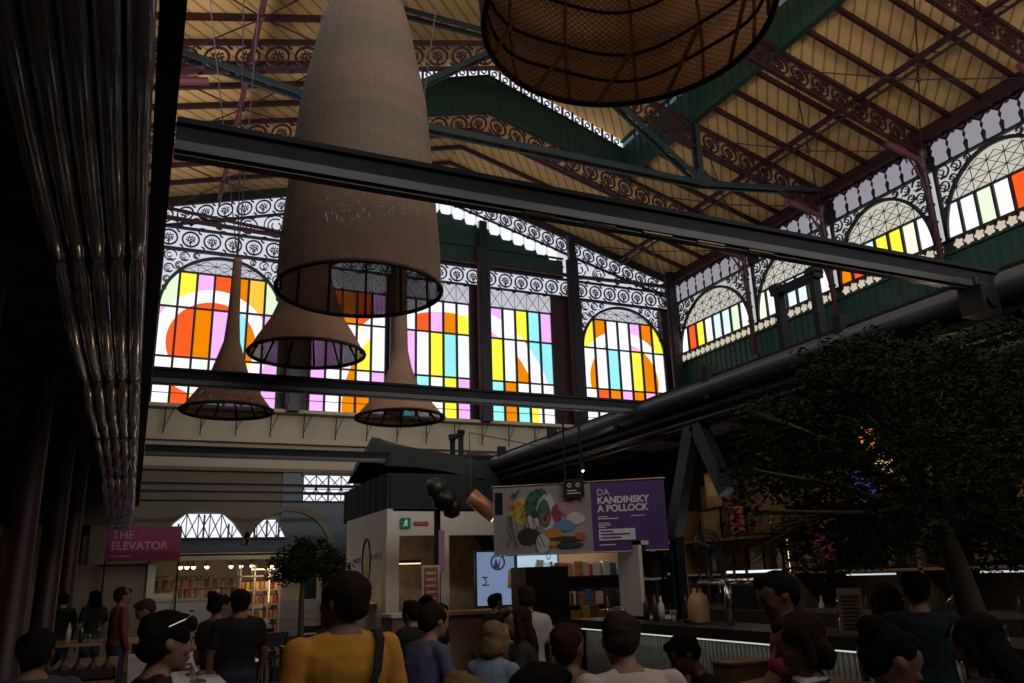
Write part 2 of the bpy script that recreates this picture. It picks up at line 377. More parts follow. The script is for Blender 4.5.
# ---- girders across the hall
for i in range(1, len(BAY)-1):
    y = BAY[i]; t = (empty('roof_girder', (0, 0, 0)))
    tag(t, {1: 'dark red scrollwork roof girder nearest the camera above the round drum lamp', 2: 'dark red scrollwork roof girder cutting the top right corner',
            3: 'dark red scrollwork girder meeting the third column from the far corner on the right', 4: 'dark red scrollwork girder carrying the blue-grey tie truss with posts',
            5: 'dark red peaked scrollwork girder nearest the far gable wall'}[i], 'roof girder', 'scrollwork roof girders')
    for side in (0, 1):
        xa, xb = (XL, XC) if side == 0 else (XC, XR)
        fr = lambda u, v, w, y=y: (u, y-w+.03, zr(u)+v)
        b = MB(); b.box((xa, -.13, -.03), (xb, -.02, .08), fr); b.build('top_chord', red_iron, t)
        b = MB(); b.box((xa, -.88, -.03), (xb, -.80, .08), fr); b.build('bottom_chord', red_iron, t)
        b = MB(); lace_band(b, xa, xb, -.79, -.14, fr, 0, .05, .02); b.build('scrollwork', red_iron, t)
    for x, sg in ((XL, 1), (XR, -1)):
        b = MB(); p = [(x+sg*.1, y, zr(x)-1.6)] + [(x+sg*(.1+1.2*(1-math.cos(a))), y, zr(x)-1.6+.95*math.sin(a)) for a in (.3, .6, .9, 1.2, 1.57)]
        b.tube(p, .045, 6); b.tube([(x+sg*.3, y, zr(x)-.95), (x+sg*1.5, y, zr(x)-.68)], .09, 6)
        b.build('bracket', pink_iron, t)

# ---- tie trusses (riveted blue-grey ladder beams)
def ladder(b, p, q, wid=.26, bar=.05, step=.62, ax=(0,0,1)):
    p = Vector(p); q = Vector(q); d = q-p; L = d.length; d.normalize(); s = Vector((0,1,0))
    n2 = d.cross(s).normalized()
    for sg in (-1, 1): b.beam(p+s*sg*wid/2, q+s*sg*wid/2, bar, .14, up=n2)
    n = max(1, int(L/step))
    for i in range(n+1):
        c = p+d*(L*i/n); b.beam(c-s*wid/2, c+s*wid/2, .10, .03, up=n2)
for i in (4,):
    y = BAY[i]
    t = empty('tie_truss', (0,0,0)); tag(t, 'blue-grey polygonal tie truss with posts and diagonal ladder struts spanning mid roof' if i == 4 else 'nearer blue-grey tie truss partly hidden by the two largest lamps', 'roof truss', 'blue-grey tie trusses')
    zc = 12.35
    b = MB(); ladder(b, (XL, y, 13.05), (LX0, y, zc)); ladder(b, (LX0, y, zc), (LX1+.1, y, zc)); ladder(b, (LX1+.1, y, zc), (XR, y, 12.98)); b.build('bottom_chord', teal_iron, t)
    for x, xd in ((LX0, 8.6), (LX1+.1, 9.1)):
        b = MB(); ladder(b, (x, y, zc), (x, y, zr(x)-.1), .22); b.build('post', teal_iron, t)
        b = MB(); ladder(b, (x, y, zc+.05), (xd, y, 15.9), .22); b.build('diagonal_strut', teal_iron, t)
        if x < 5: b2 = MB(); ladder(b2, (LX0+.2, y, 15.55), (LX1-.2, y, 15.55)); b2.build('collar_beam', teal_iron, t)
        b = MB(); b.prism([(x-.35, zc-.02), (x+.45, zc-.02), (x+.1, zc+.4), (x-.1, zc+.5)], -.03, .03, lambda u, v, w: (u, y-w-.14, v)); b.build('gusset_plate', teal_iron, t)

# ---- columns on the right wall and the left row
for i, y in enumerate(BAY[1:]):
    yy = y if i < 5 else 24.75
    desc = ['nearest the camera', 'between the round lamp side and the right edge', 'where the right wall meets a red girder, right of the black frame', 'behind the upright black frame', 'second from the far corner', 'in the far right corner']
    t = empty('iron_column', (XR-.22, yy, 0)); tag(t, 'dark red cast iron wall column on the right, ' + desc[i], 'column', 'right wall columns')
    b = MB(); b.lathe([(.14, 0), (.14, .4), (.10, .5), (.10, 8.4), (.14, 8.5), (.14, 8.62), (.085, 8.7), (.085, 12.2), (.15, 12.3), (.17, 12.6)], 10)
    for k in range(6): b.lathe([(.115, 9.3+k*.5), (.115, 9.34+k*.5)], 10)
    b.build('shaft', red_iron if i < 5 else teal_dark, t, True)
    b = MB(); b.tube([(-.05, 0, 10.8)] + [(-.05-.9*(1-math.cos(a)), 0, 10.8+1.5*math.sin(a)) for a in (.3, .6, .9, 1.2, 1.5)], .035, 6)
    for q in range(4):
        z = 11.0+q*.35; r = .08+.05*q
        b.arc(-.12-.1*q, z, r-.025, r, -1.5, 3.6, 10, -.02, .02, lambda u, v, w: (u, w, v))
    b.build('scroll_bracket', red_iron, t)
lft = ['nearest the camera', 'second from the camera', 'third from the camera', 'fourth from the camera', 'farthest away']
for i, y in enumerate(BAY[1:6]):
    t = empty('iron_column', (XL-.1, y, 0)); tag(t, 'dark red iron column on the left side, ' + lft[i], 'column', 'left row columns')
    b = MB(); b.lathe([(.24, 0), (.24, .35), (.15, .45), (.14, 4.2), (.24, 4.35), (.24, 4.5), (.15, 4.6), (.12, 12.2), (.2, 12.4)], 12); b.build('shaft', red_iron, t, True)
    b = MB(); b.lathe([(.20, .5), (.20, .56), (.16, .6)], 12); b.build('collar', lace_iron, t, True)

# ---- stained glass
COL = {'w': (.92, .93, 1.0), 'y': (1.0, .88, .05), 'r': (1.0, .10, .015), 'o': (.80, .22, .0), 'p': (.86, .44, .95), 'c': (.30, .82, .88), 'g': (.74, .95, .62), 'k': (.93, .97, .72), 'b': (.72, .86, 1.0), 'm': (1.0, .55, .05)}
def glass_mat():
    m = bpy.data.materials.new('backlit_coloured_glass'); m.use_nodes = True; nt = m.node_tree; nt.nodes.clear(); L = nt.links.new
    a = nd(nt, 'ShaderNodeAttribute', attribute_name='glass'); nz = nd(nt, 'ShaderNodeTexNoise'); nz.inputs['Scale'].default_value = 1.6
    r = nd(nt, 'ShaderNodeMapRange'); r.inputs[3].default_value = 1.0; r.inputs[4].default_value = 1.35; L(nz.outputs[0], r.inputs[0])
    e = nd(nt, 'ShaderNodeEmission'); L(a.outputs['Color'], e.inputs[0]); L(r.outputs[0], e.inputs[1])
    o = nd(nt, 'ShaderNodeOutputMaterial'); L(e.outputs[0], o.inputs[0]); return m
glass_c = glass_mat()
def panes(name, cells, fr, ring, arch, parent):
    """cells: (u0,u1,v0,v1,colour outside ring,colour inside). ring=(cu,cv,r_in,r_out). Fine strips follow the ring and arch."""
    vs, fs, cs = [], [], []
    for u0, u1, v0, v1, co, ci in cells:
        n = 28 if ring else (12 if arch else 1)
        for i in range(n):
            a, b_ = u0+(u1-u0)*i/n, u0+(u1-u0)*(i+1)/n; um = (a+b_)/2
            top = v1 if not arch else min(v1, arch(um))
            if top <= v0+.01: continue
            cuts = [v0, top]
            if ring:
                for rr in ring[2:]:
                    q = rr*rr-(um-ring[0])**2
                    if q > 0:
                        for sg in (-1, 1):
                            z = ring[1]+sg*math.sqrt(q)
                            if v0 < z < top: cuts.append(z)
            cuts.sort()
            for za, zb in zip(cuts, cuts[1:]):
                zm = (za+zb)/2
                c = co
                if ring:
                    d = math.hypot(um-ring[0], zm-ring[1])
                    c = ci if d < ring[2] else ('w' if d < ring[3] else co)
                k = len(vs); vs += [fr(a, za, .02), fr(b_, za, .02), fr(b_, zb, .02), fr(a, zb, .02)]; fs.append((k, k+1, k+2, k+3)); cs.append(COL[c])
    me = bpy.data.meshes.new(name); me.from_pydata(vs, [], fs); me.materials.append(glass_c)
    at_ = me.color_attributes.new('glass', 'FLOAT_COLOR', 'CORNER')
    data = []
    for c in cs: data += [*c, 1]*4
    at_.data.foreach_set('color', data)
    o = bpy.data.objects.new(name, me); sc.collection.objects.link(o); o.parent = parent; return o
def xmesh(b, u0, u1, v0, v1, nu, nv, fr, t=.008, lim=None):
    du = (u1-u0)/nu; dv = (v1-v0)/nv
    def seg(a, c):
        if lim and (lim(a[0]) < a[1] or lim(c[0]) < c[1]):
            m0 = [a[0]+(c[0]-a[0])*.5, a[1]+(c[1]-a[1])*.5]
            if lim(a[0]) < a[1] and lim(c[0]) < c[1]: return
            if lim(a[0]) < a[1]: a = m0
            else: c = m0
        d = Vector((c[0]-a[0], c[1]-a[1])).normalized()*t; n_ = (-d.y, d.x)
        b.prism([(a[0]-n_[0], a[1]-n_[1]), (c[0]-n_[0], c[1]-n_[1]), (c[0]+n_[0], c[1]+n_[1]), (a[0]+n_[0], a[1]+n_[1])], .03, .045, fr)
    for i in range(nu):
        for j in range(nv):
            a, c = u0+du*i, v0+dv*j
            seg((a, c), (a+du, c+dv)); seg((a+du, c), (a, c+dv)); seg((a, c), (a, c+dv))
            if j: seg((a, c), (a+du, c))
def arched_window(name, u0, u1, v0, rows, vtop, cols, fr, ring, spring, rise, meshv, group_mat=milky, mull=.035):
    """rows: [(z0,z1,outside,inside)]; arch springs at `spring`, apex spring+rise"""
    uc = (u0+u1)/2; hw = (u1-u0)/2
    arch = (lambda u: spring + rise*math.sqrt(max(0, 1-((u-uc)/hw)**2))) if rise else None
    t = empty(name, (0,0,0), kind='structure')
    n = cols; cw = (u1-u0)/n; cells = []
    for z0, z1, co, ci in rows:
        for i in range(n): cells.append((u0+cw*i, u0+cw*(i+1), z0, z1, co[i % len(co)], ci[i % len(ci)]))
    panes('stained_glass', cells, fr, ring, arch, t)
    b = MB()                                            # pale mesh panel above the coloured panes
    if arch:
        m = 24; us = [u0+(u1-u0)*i/m for i in range(m+1)]
        for a, c in zip(us, us[1:]):
            za = max(meshv, arch(a)); zc = max(meshv, arch(c))
            if za > meshv+.01 or zc > meshv+.01: b.add([fr(a, meshv, .015), fr(c, meshv, .015), fr(c, zc, .015), fr(a, za, .015)], [(0,1,2,3)])
    else: b.add([fr(u0, meshv, .015), fr(u1, meshv, .015), fr(u1, vtop, .015), fr(u0, vtop, .015)], [(0,1,2,3)])
    b.build('frosted_panel', group_mat, t)
    b = MB(); xmesh(b, u0, u1, meshv, vtop if not arch else spring+rise, n, 1 if not arch else (2 if (spring+rise-meshv) < .9 else 3), fr, lim=arch); b.build('panel_wires', lace_iron, t)
    b = MB()
    for i in range(n+1):
        u = u0+cw*i; top = meshv if not arch else min(meshv, arch(min(max(u, u0+.02), u1-.02))); b.box((u-mull, v0, .02), (u+mull, top, .09), fr)
    for z in [r[0] for r in rows]+[meshv]:
        e = 0
        if arch and z > spring: e = hw-hw*math.sqrt(max(0, 1-((z-spring)/rise)**2))
        b.box((u0+e, z-mull*.8, .02), (u1-e, z+mull*.8, .085), fr)
    if arch:
        m = 32
        for i in range(m):
            a, c = PI*i/m, PI*(i+1)/m
            pts = [(uc+(hw+d)*math.cos(x), spring+(rise+d)*math.sin(x)) for x, d in ((a, -.03), (c, -.03), (c, .06), (a, .06))]
            b.prism(pts, 0, .1, fr)
        b.box((u0-.06, v0, 0), (u0+.03, spring, .1), fr); b.box((u1-.03, v0, 0), (u1+.06, spring, .1), fr)
    b.build('window_frame', lace_iron, t)
    if arch:                                            # open scrollwork filling the corners over the arch
        b = MB(); top = vtop
        for sg in (-1, 1):
            ue = uc+sg*(hw+.03)
            for (du, dv, r) in ((.22, .20, .19), (.62, .20, .15), (.20, .62, .15), (.95, .14, .10), (.16, .98, .11), (.13, 1.25, .08), (.48, .50, .12)):
                cu, cv = ue-sg*du, top-dv
                if cv-r*.6 < arch(max(u0, min(u1, cu))) : r = max(.05, r*.6)
                b.arc(cu, cv, r-.03, r, 0, 2*PI*.9, 12, .02, .07, fr)
                b.arc(cu+sg*r*.2, cv, r*.45-.02, r*.45, 1, 2*PI, 8, .02, .07, fr)
                b.arc(cu, cv-r, r*.3, r*.45, 0, PI, 5, .02, .07, fr)
            b.box((ue-.04, spring, .0), (ue+.04, top, .1), fr)
        b.box((u0-.05, top-.03, 0), (u1+.05, top+.03, .1), fr)
        b.build('spandrel_scrollwork', lace_iron, t)
    return t
ZB, Z1, Z2, Z3, Z4, ZM, ZT = 6.8, 7.7, 8.23, 9.78, 10.92, 11.2, 11.62
# end wall, left to right
arched_window('window_1', .0, 3.53, ZB, [(ZB, Z1, 'wrycppp', 'wrycppp'), (Z1, Z2, 'wwwwopp', 'wwwwcyw'), (Z2, Z3, 'pwwwwpp', 'rropcop'), (Z3, Z4, 'gypromg', 'wrrroww')], ZT, 7, END, (1.55, 8.75, 1.28, 1.68), 9.75, 1.72, Z4)
arched_window('window_2', 4.5, 6.95, ZB, [(ZB, Z1, 'pwwpw', 'pcoow'), (Z1, Z2, 'pwwyp', 'pwowp'), (Z2, Z3, 'ppwyw', 'cpoyw'), (Z3, Z4, 'prorp', 'oryrp')], ZT, 5, END, (9.1, 7.0, 3.55, 4.05), 0, 0, Z4)
arched_window('window_3', 7.5, 9.95, ZB, [(ZB, Z1, 'cwwyp', 'cwwyp'), (Z1, Z2, 'wcwyp', 'wcwyp'), (Z2, Z3, 'wpwyc', 'pwycw'), (Z3, Z4, 'wwpoy', 'wrpoy')], ZT, 5, END, (9.1, 7.0, 3.55, 4.05), 0, 0, Z4)
arched_window('window_4', 10.72, 13.18, ZB, [(ZB, Z1, 'cocyk', 'cocyk'), (Z1, Z2, 'cowww', 'cowww'), (Z2, Z3, 'ywocc', 'ywopw'), (Z3, Z4, 'pwycp', 'pwycp')], ZT, 5, END, (9.1, 7.0, 3.45, 4.05), 0, 0, Z4)
arched_window('window_5', 14.45, 18.05, ZB, [(ZB, Z1, 'wrwpccw', 'wrwpcww'), (Z1, Z2, 'wropopr', 'wropopr'), (Z2, Z3, 'wwcwyww', 'owcwyoo'), (Z3, Z4, 'yowwpoy', 'oowwpoy')], ZT, 7, END, (16.2, 8.6, 1.5, 1.95), 9.75, 1.72, Z4)
# right wall arched windows, one in each bay
seqs = ['gwrgwyw', 'wwbwgwr', 'orbyKww', 'kwbbbgw', 'wrywbgw']
seqs = [s.replace('K', 'k') for s in seqs]
bays = list(zip(BAY[1:], BAY[2:]))
order = ['wgwyrwg', 'wgwrywr', 'wwkybro', 'wgbbbwk', 'wgbwwyrw']   # listed from near to far
order = ['wwrwgwg', 'rwrwgww', 'wkyybro', 'wgbbbwk', 'wgbbwyrw']
for i, (ya, yb) in enumerate(bays):
    u0, u1 = ya+.2, min(yb-.2, 24.6)
    o = order[i]; n = len(o)
    arched_window('window_%d' % (6+i), u0, u1, 9.77, [(9.77, 10.72, o, o)], 11.85, n, RGT, None, 9.75, 1.98, 10.72, milky_w)
    b = MB(); b.box((ya, 9.77, -.06), (yb, 11.85, -.04), RGT); S(b, 'window_%d' % (21+i), milky_v)

# end wall body
def wall_piece(b, u0, u1, v0, v1, fr=END, w0=-.25, w1=0): b.box((u0, v0, w0), (u1, v1, w1), fr)
b = MB()
for u0, u1 in ((XL, -.03), (3.56, 4.5), (6.95, 7.5), (9.95, 10.72), (13.18, 14.42), (18.08, XR+.2)): wall_piece(b, u0, u1, ZB-.1, ZT+.02)
we = S(b, 'wall_end', red_iron)
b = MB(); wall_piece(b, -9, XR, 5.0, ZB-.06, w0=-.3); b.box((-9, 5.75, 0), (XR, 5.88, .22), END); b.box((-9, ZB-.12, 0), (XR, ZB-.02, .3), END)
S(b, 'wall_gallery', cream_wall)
b = MB()
for i in range(19): u = .45+i*.98; b.tube([END(u, ZB-.1, .28), END(u-.02, 5.9, .30)], .02, 6); b.tube([END(u, 6.1, .28), END(u+.25, ZB-.1, .28)], .012, 5)
for v in (ZB+.28, ZB+.5): b.tube([END(-.9, v, .3), END(18.6, v, .3)], .013, 5)
S(b, 'trim_4', lace_iron)
b = MB(); lace_band(b, XL+.1, XR-.1, ZT+.08, 12.32, END); S(b, 'trim_5', lace_iron)
# green boarding of the gable with its stepped daylight slots
b = MB(); gr = lambda u: zr(u)-1.32
for i in range(50):
    u0 = LX0+.0+i*.197; u1 = u0+.197
    v1 = gr((u0+u1)/2)
    b.box((u0, 12.42, -.06 if i % 2 else -.04), (u1, v1, 0), END)
b.box((LX0, 13.15, 0), (LX1, 13.22, .08), END)
gw = S(b, 'wall_gable', green_board)
b = MB()
for i in range(20):
    u = 4.15+i*.475; c = gr(u+.2); 
    b.prism([(u, c+.36+(zr(u)-zr(u+.2))*1), (u, c-.02), (u+.06, c-.12), (u+.34, c-.12), (u+.40, c-.02), (u+.40, c+.36+(zr(u+.4)-zr(u+.2)))], .01, .02, END)
b.build('slot_glass', milky_b, gw)
for nm, xa, xb in (('trim_6', XL, XC), ('trim_7', XC, XR)):
    b = MB(); lace_band(b, xa, xb, -.92, -.34, lambda u, v, w: (u, YE-w, zr(u)+v)); b.box((xa, -.26, -.02), (xb, -.02, .07), lambda u, v, w: (u, YE-w, zr(u)+v)); S(b, nm, lace_iron)
# scrolls in the side triangles between the two friezes
b = MB()
for xa, sg in ((LX0-.25, -1), (LX1+.25, 1)):
    for k, (r, dz) in enumerate(((.42, .55), (.34, .45), (.26, .38), (.17, .28))):
        cu = xa+sg*(.45+k*.85); cv = 12.42+r+.03
        if cv+r > zr(cu)-.95: r = max(.08, (zr(cu)-.98-12.45)/2); cv = 12.45+r
        for q in range(3): b.arc(cu, cv, r*(1-.3*q)-.035, r*(1-.3*q), q*1.2, q*1.2+5, 14, 0, .05, END)
        b.beam(END(cu, cv+r, .02), END(cu+sg*.8, cv+r*.6, .02), .04, .03)
S(b, 'trim_8', lace_iron)
b = MB(); b.beam((XL, 24.7, 12.55), (LX0, 24.7, 12.42), .14, .1); b.beam((XL, 24.6, 12.86), (LX0, 24.6, 12.46), .1, .08)
b.beam((LX0, 24.7, 12.44), (LX1, 24.7, 12.44), .14, .1); b.beam((LX1, 24.7, 12.42), (XR, 24.7, 12.55), .14, .1)
for i in range(26): b.beam((LX0+i*.38, 24.66, 12.44), (LX0+.19+i*.38, 24.66, 12.75 if i % 2 else 12.6), .04, .04)
S(b, 'trim_9', red_iron)
# tall columns on the end wall
for k, x in enumerate((-.62, 3.98, 7.22, 10.35, 13.95, 18.35)):
    t = empty('iron_column', (x, 24.55, 0)); tag(t, 'tall blue-grey end wall column ' + ['at the far left beside the first stained window', 'right of the first stained window', 'behind the pale tapering lamp', 'between the third and fourth stained windows', 'left of the last stained window', 'right of the last stained window'][k], 'column', 'end wall columns')
    b = MB(); b.box((-.14, -.08, ZB-.1), (.14, .08, 13.1 if k in (0, 5) else 14.0)); b.box((-.18, -.11, ZB-.1), (.18, .11, ZB+.12)); b.box((-.17, -.10, 11.5), (.17, .10, 11.6))
    b.build('shaft', teal_dark, t)
    b = MB(); b.box((.14, -.03, ZB), (.24, .05, 13)); b.box((-.24, -.03, ZB), (-.14, .05, 13)); b.build('flange', red_iron, t)
# lower end wall, ledge and its windows
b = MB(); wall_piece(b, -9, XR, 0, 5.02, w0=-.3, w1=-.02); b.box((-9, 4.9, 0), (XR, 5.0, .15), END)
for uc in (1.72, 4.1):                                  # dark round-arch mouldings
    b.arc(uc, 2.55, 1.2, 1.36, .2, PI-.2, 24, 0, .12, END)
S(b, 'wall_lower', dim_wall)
b = MB(); wall_piece(b, .55, 12.2, 0, 2.97, w0=-.02, w1=.06); b.box((3.85, 2.97, 0), (6.0, 4.95, .05), END); S(b, 'wall_panel', navy_panel)
for j, (uc, hw, v0, v1, flat) in enumerate(((1.72, 1.08, 2.99, 3.66, .75), (3.45, .55, 2.99, 3.50, .75))):
    t = empty('window_%d' % (11+j), kind='structure')
    poly = [(uc-hw, v0), (uc+hw, v0), (uc+hw*.72, v0+(v1-v0)*.62), (uc+hw*flat*.6, v1), (uc-hw*flat*.6, v1), (uc-hw*.72, v0+(v1-v0)*.62)]
    b = MB(); b.prism(poly, .06, .09, END); b.build('frosted_panel', milky_b, t)
    b = MB(); xmesh(b, uc-hw, uc+hw, v0, v1, 7 if hw > 1 else 4, 1, lambda u, v, w: END(u, v, w+.06), .014, lambda u: v0+(v1-v0)*min(1, (hw-abs(u-uc))/(hw*.45)))
    b.box((uc-hw, v0-.04, .06), (uc+hw, v0+.02, .14), END)
    for q in range(-1, 2): b.box((uc+q*hw*.62-.025, v0, .06), (uc+q*hw*.62+.025, v1-.02 if q == 0 else v0+.4, .14), END)
    b.build('window_frame', teal_dark, t)
t = empty('window_13', kind='structure')
b = MB(); b.box((4.45, 4.0, .05), (5.98, 4.82, .07), END); b.build('frosted_panel', milky_b, t)
b = MB(); xmesh(b, 4.45, 5.98, 4.0, 4.82, 4, 2, lambda u, v, w: END(u, v, w+.05), .014); b.box((4.4, 4.82, .05), (6.0, 4.9, .12), END); b.box((5.18, 4, .05), (5.23, 4.82, .12), END); b.build('window_frame', teal_dark, t)

# right wall: green boards, flower strip, lobed frieze, eaves beam
b = MB(); b.box((-2, 6.6, -.2), (YE, 9.42, -.05), RGT)
for i in range(96): y = -1+i*.27; b.box((y, 6.6, -.05), (y+.03, 9.42, -.02), RGT)
b.box((-2, 9.40, -.08), (YE, 9.46, .04), RGT); S(b, 'wall_right', green_board)
b = MB(); b.box((-2, 9.46, -.2), (YE, 9.77, -.04), RGT); b.box((-2, 9.74, -.04), (YE, 9.79, .05), RGT)
st = S(b, 'trim_10', lace_iron)
def flower(b, u, v, r, fr, w0, w1, k=5, lobes=.42):
    pts = [(u+r*(1-lobes*.5+lobes*.5*math.cos(k*a))*math.cos(a), v+r*(1-lobes*.5+lobes*.5*math.cos(k*a))*math.sin(a)) for a in [2*PI*i/20 for i in range(20)]]
    b.prism(pts, w0, w1, fr)
b = MB()
for i in range(72):
    y = 4+i*.29
    if any(abs(y-c) < .12 for c in BAY): continue
    flower(b, y, 9.61, .15, RGT, -.02, -.01, 5, .35)
b.build('flower_glass', milky_c, st)
b = MB(); b.box((-2, 11.85, -.12), (YE, 12.75, -.06), RGT); b.box((-2, 11.83, -.12), (YE, 11.90, .06), RGT); fz = S(b, 'trim_11', lace_iron)
b = MB()
for i in range(42):
    y = 4+i*.5
    if any(abs(y+.25-c) < .2 for c in BAY): continue
    u = y+.25
    b.prism([(u-0.207, 12.0), (u-0.138, 11.93), (u+0.138, 11.93), (u+0.207, 12.0), (u+0.172, 12.2), (u+0.241, 12.3), (u+0.196, 12.42), (u+0.230, 12.52), (u+0.138, 12.6), (u+0.069, 12.66), (u, 12.62), (u-0.069, 12.66), (u-0.138, 12.6), (u-0.230, 12.52), (u-0.196, 12.42), (u-0.241, 12.3), (u-0.172, 12.2)], -.06, -.05, RGT, mi=0)
    b.box((u-.15, 12.22, -.052), (u+.17, 12.42, -.045), RGT, mi=1 if i % 3 else 0)
b.build('lobed_glass', [milky_l, milky_r], fz)
b = MB()
for i in range(86): y = 4+i*.25; b.arc(y, 12.66, .04, .075, PI, 2*PI, 6, -.02, .03, RGT)
b.build('pendant_trim', pink_iron, fz)
b = MB(); b.box((-2, 12.75, -.2), (YE, 13.2, .12), RGT); b.box((-2, 12.70, 0), (YE, 12.76, .2), RGT); S(b, 'trim_12', red_iron)
# wall behind the camera, left aisle wall and right lower wall
b = MB(); b.box((-9, -4.2, 0), (20, -4, 8.6)); S(b, 'wall_back', dim_wall)
b = MB(); b.box((XR-.05, -4, 0), (XR+.2, YE, 6.6)); S(b, 'wall_right_lower', dim_wall)
b = MB(); b.box((-9.2, -4, 0), (-9, YE, 9)); S(b, 'wall_left', dim_wall)
b = MB(); b.box((-9, -4, 8.9), (XL, YE, 9.05)); S(b, 'ceiling_aisle', dark_wood)
b = MB(); b.box((XL-.15, -4, 8.6), (XL-.05, YE, 9.8)); b.box((XL-.15, -4, 12.2), (XL-.05, YE, 13.3))
for i in range(60): b.box((XL-.13, -3.9+i*.48, 9.8), (XL-.08, -3.85+i*.48, 12.2))
S(b, 'wall_left_upper', green_board)

# ------------------------------------------------------------------ stall canopies and steel frames
def roofside(): pass
b = MB(); b.box((-.085, 0, -.22), (0, 23, .1)); b.box((-.095, 0, -.20), (0, 23, -.17))
b.build('canopy_edge_beam', black_steel, label='long black steel beam running overhead along the plastic tubes on the left', cat='beam').location = (-.005, .4, 3.95)
cb = [(3.9, 6.6, 'topmost and nearest black cross beam sweeping over the big hanging lamps'), (9.2, 6.45, 'black cross beam passing in front of the small bell lamps'),
      (14.5, 6.2, 'black cross beam just under the cream gallery ledge'), (19.3, 6.0, 'thin dark cross beam crossing the rectangular mesh window'),
      (20.9, 5.8, 'thin dark cross beam crossing the foot of the rectangular mesh window'), (23.2, 5.4, 'lowest dark cross beam over the arched mesh windows')]
for y, x1, lab in cb:
    t = empty('cross_beam', (0, y, 3.82 if y < 5 else 3.86)); tag(t, lab, 'beam', 'canopy cross beams')
    k_ = .4 if y > 18 else 1; b = MB(); b.box((.0, 0, -.03*k_), (x1, .14*k_, .08*k_)); b.box((0, -.02*k_, .06*k_), (x1, .16*k_, .09*k_)); b.build('beam_face', beam_grey if y < 5 else black_steel, t)
    b = MB(); b.box((.0, .0, -.08*k_), (x1, .12*k_, -.03*k_)); b.box((.0, .02*k_, -.10*k_), (x1, .05*k_, -.08*k_)); b.build('gutter', rubber, t)
    if y < 5:
        for k in range(5):
            b = MB(); b.tube([(1.9+k*.42, .0, -.105), (2.12+k*.42, .0, -.105)], .012, 6); b.build('clip', chrome, t)
t = empty('canopy_track', (6.3, 0, 3.75)); tag(t, 'heavy black double track beam receding above the bar on the right', 'beam')
b = MB(); b.box((-.08, 2, -.17), (.12, 21, .17)); b.box((-.12, 2, .13), (.2, 21, .19)); b.box((-.1, 2, -.19), (.16, 21, -.14)); b.build('main_beam', black_steel, t)
b = MB(); b.tube([(-.10, 2, .03), (-.10, 21, .03)], .125, 16); b.build('roller_tube', M_('grey_fabric_roll', (.030, .032, .042), .45, 0, .5, 2), t, True)
b = MB(); b.tube([(.0, 2, -.27), (.0, 21, -.27)], .04, 8); b.tube([(.1, 2, -.33), (.1, 21, -.33)], .03, 8); b.build('conduit', grey_steel, t, True)
for k in range(9):
    b = MB(); b.box((-.2, 3.4+k*2.1, -.1), (-.06, 3.5+k*2.1, .3)); b.build('bracket', black_steel, t)
    b = MB(); b.box((.02, 3.9+k*2.1, -.34), (.1, 4.0+k*2.1, -.15)); b.build('hanger', black_steel, t)
for k in range(11):
    b = MB(); b.box((.12, 2.2+k*1.6, -.15), (2.6, 2.28+k*1.6, -.05)); b.build('canopy_rib', black_steel, t)
b = MB(); b.add([(6.45, 1, 3.74), (6.45, 20, 3.74), (9.2, 20, 3.95), (9.2, 1, 3.95)], [(0,1,2,3)]); b.add([(6.45, 1, 3.78), (6.45, 20, 3.78), (9.2, 20, 3.99), (9.2, 1, 3.99)], [(3,2,1,0)])
b.build('canopy_sheet', M_('lit_lilac_membrane', (.50, .46, .56), .8, 0, .2, 1.5), label='grey fabric canopy stretched over the bar on the right', cat='canopy')  # membrane colour raised to pale lilac, standing in for bounce light underneath
b = MB(); b.box((9.2, -1, 0), (9.3, 21, 4.0)); b.box((9.2, -1, 3.6), (18.6, 21, 3.7)); S(b, 'wall_stalls', dark_wood)
for (y0, y1, z0, z1, lab) in ((5.9, 6.5, 3.92, 4.66, 'large upright black frame standing on the canopy track'), (16.4, 17.0, 3.92, 4.75, 'small upright black frame on the far end of the canopy track')):
    b = MB(); w = .07
    b.box((-.05, 0, 0), (.05, w, z1-z0)); b.box((-.05, y1-y0-w, 0), (.05, y1-y0, z1-z0)); b.box((-.06, -.04, z1-z0-w), (.06, y1-y0+.04, z1-z0)); b.box((-.07, -.04, z1-z0-.02), (.07, .08, z1-z0+.05)); b.box((-.07, y1-y0-.08, z1-z0-.02), (.07, y1-y0+.04, z1-z0+.05))
    b.build('upright_frame', black_steel, label=lab, cat='frame').location = (6.3, y0, z0)
b = MB(); b.box((-.1, -.1, -.12), (.1, .1, .1)); b.tube([(0, 0, .1), (0, 0, .2)], .02); b.tube([(0, -.12, -.02), (0, -.1, -.02)], .06, 12)
b.build('motor_box', rubber, label='small black motor box under the right end of the nearest cross beam', cat='motor').location = (5.85, 3.9, 3.62)
# A-shaped struts carrying the right canopy
for k, (y, lab) in enumerate(((8.2, 'grey A-shaped canopy strut beside the purple banner'), (14.2, 'dark slanting canopy strut crossing the blue screens'))):
    t = empty('canopy_strut', (6.3, y, 0)); tag(t, lab, 'strut', 'canopy struts')
    if k == 0: legs = [((.05, .1, 3.45), (.05, .75, 2.0)), ((.05, .0, 3.45), (.05, -.45, 2.55))]
    else: legs = [((0, 3.2, 3.6), (0, -.9, 1.3))]
    for p, q in legs: b = MB(); b.beam(p, q, .14, .2); b.build('leg', grey_steel if k == 0 else black_steel, t)
    b = MB(); b.box((-.1, .6 if k == 0 else -1.1, 0), (.12, .9 if k == 0 else -.8, 2.1 if k == 0 else 1.4)); b.build('foot_post', black_steel, t)

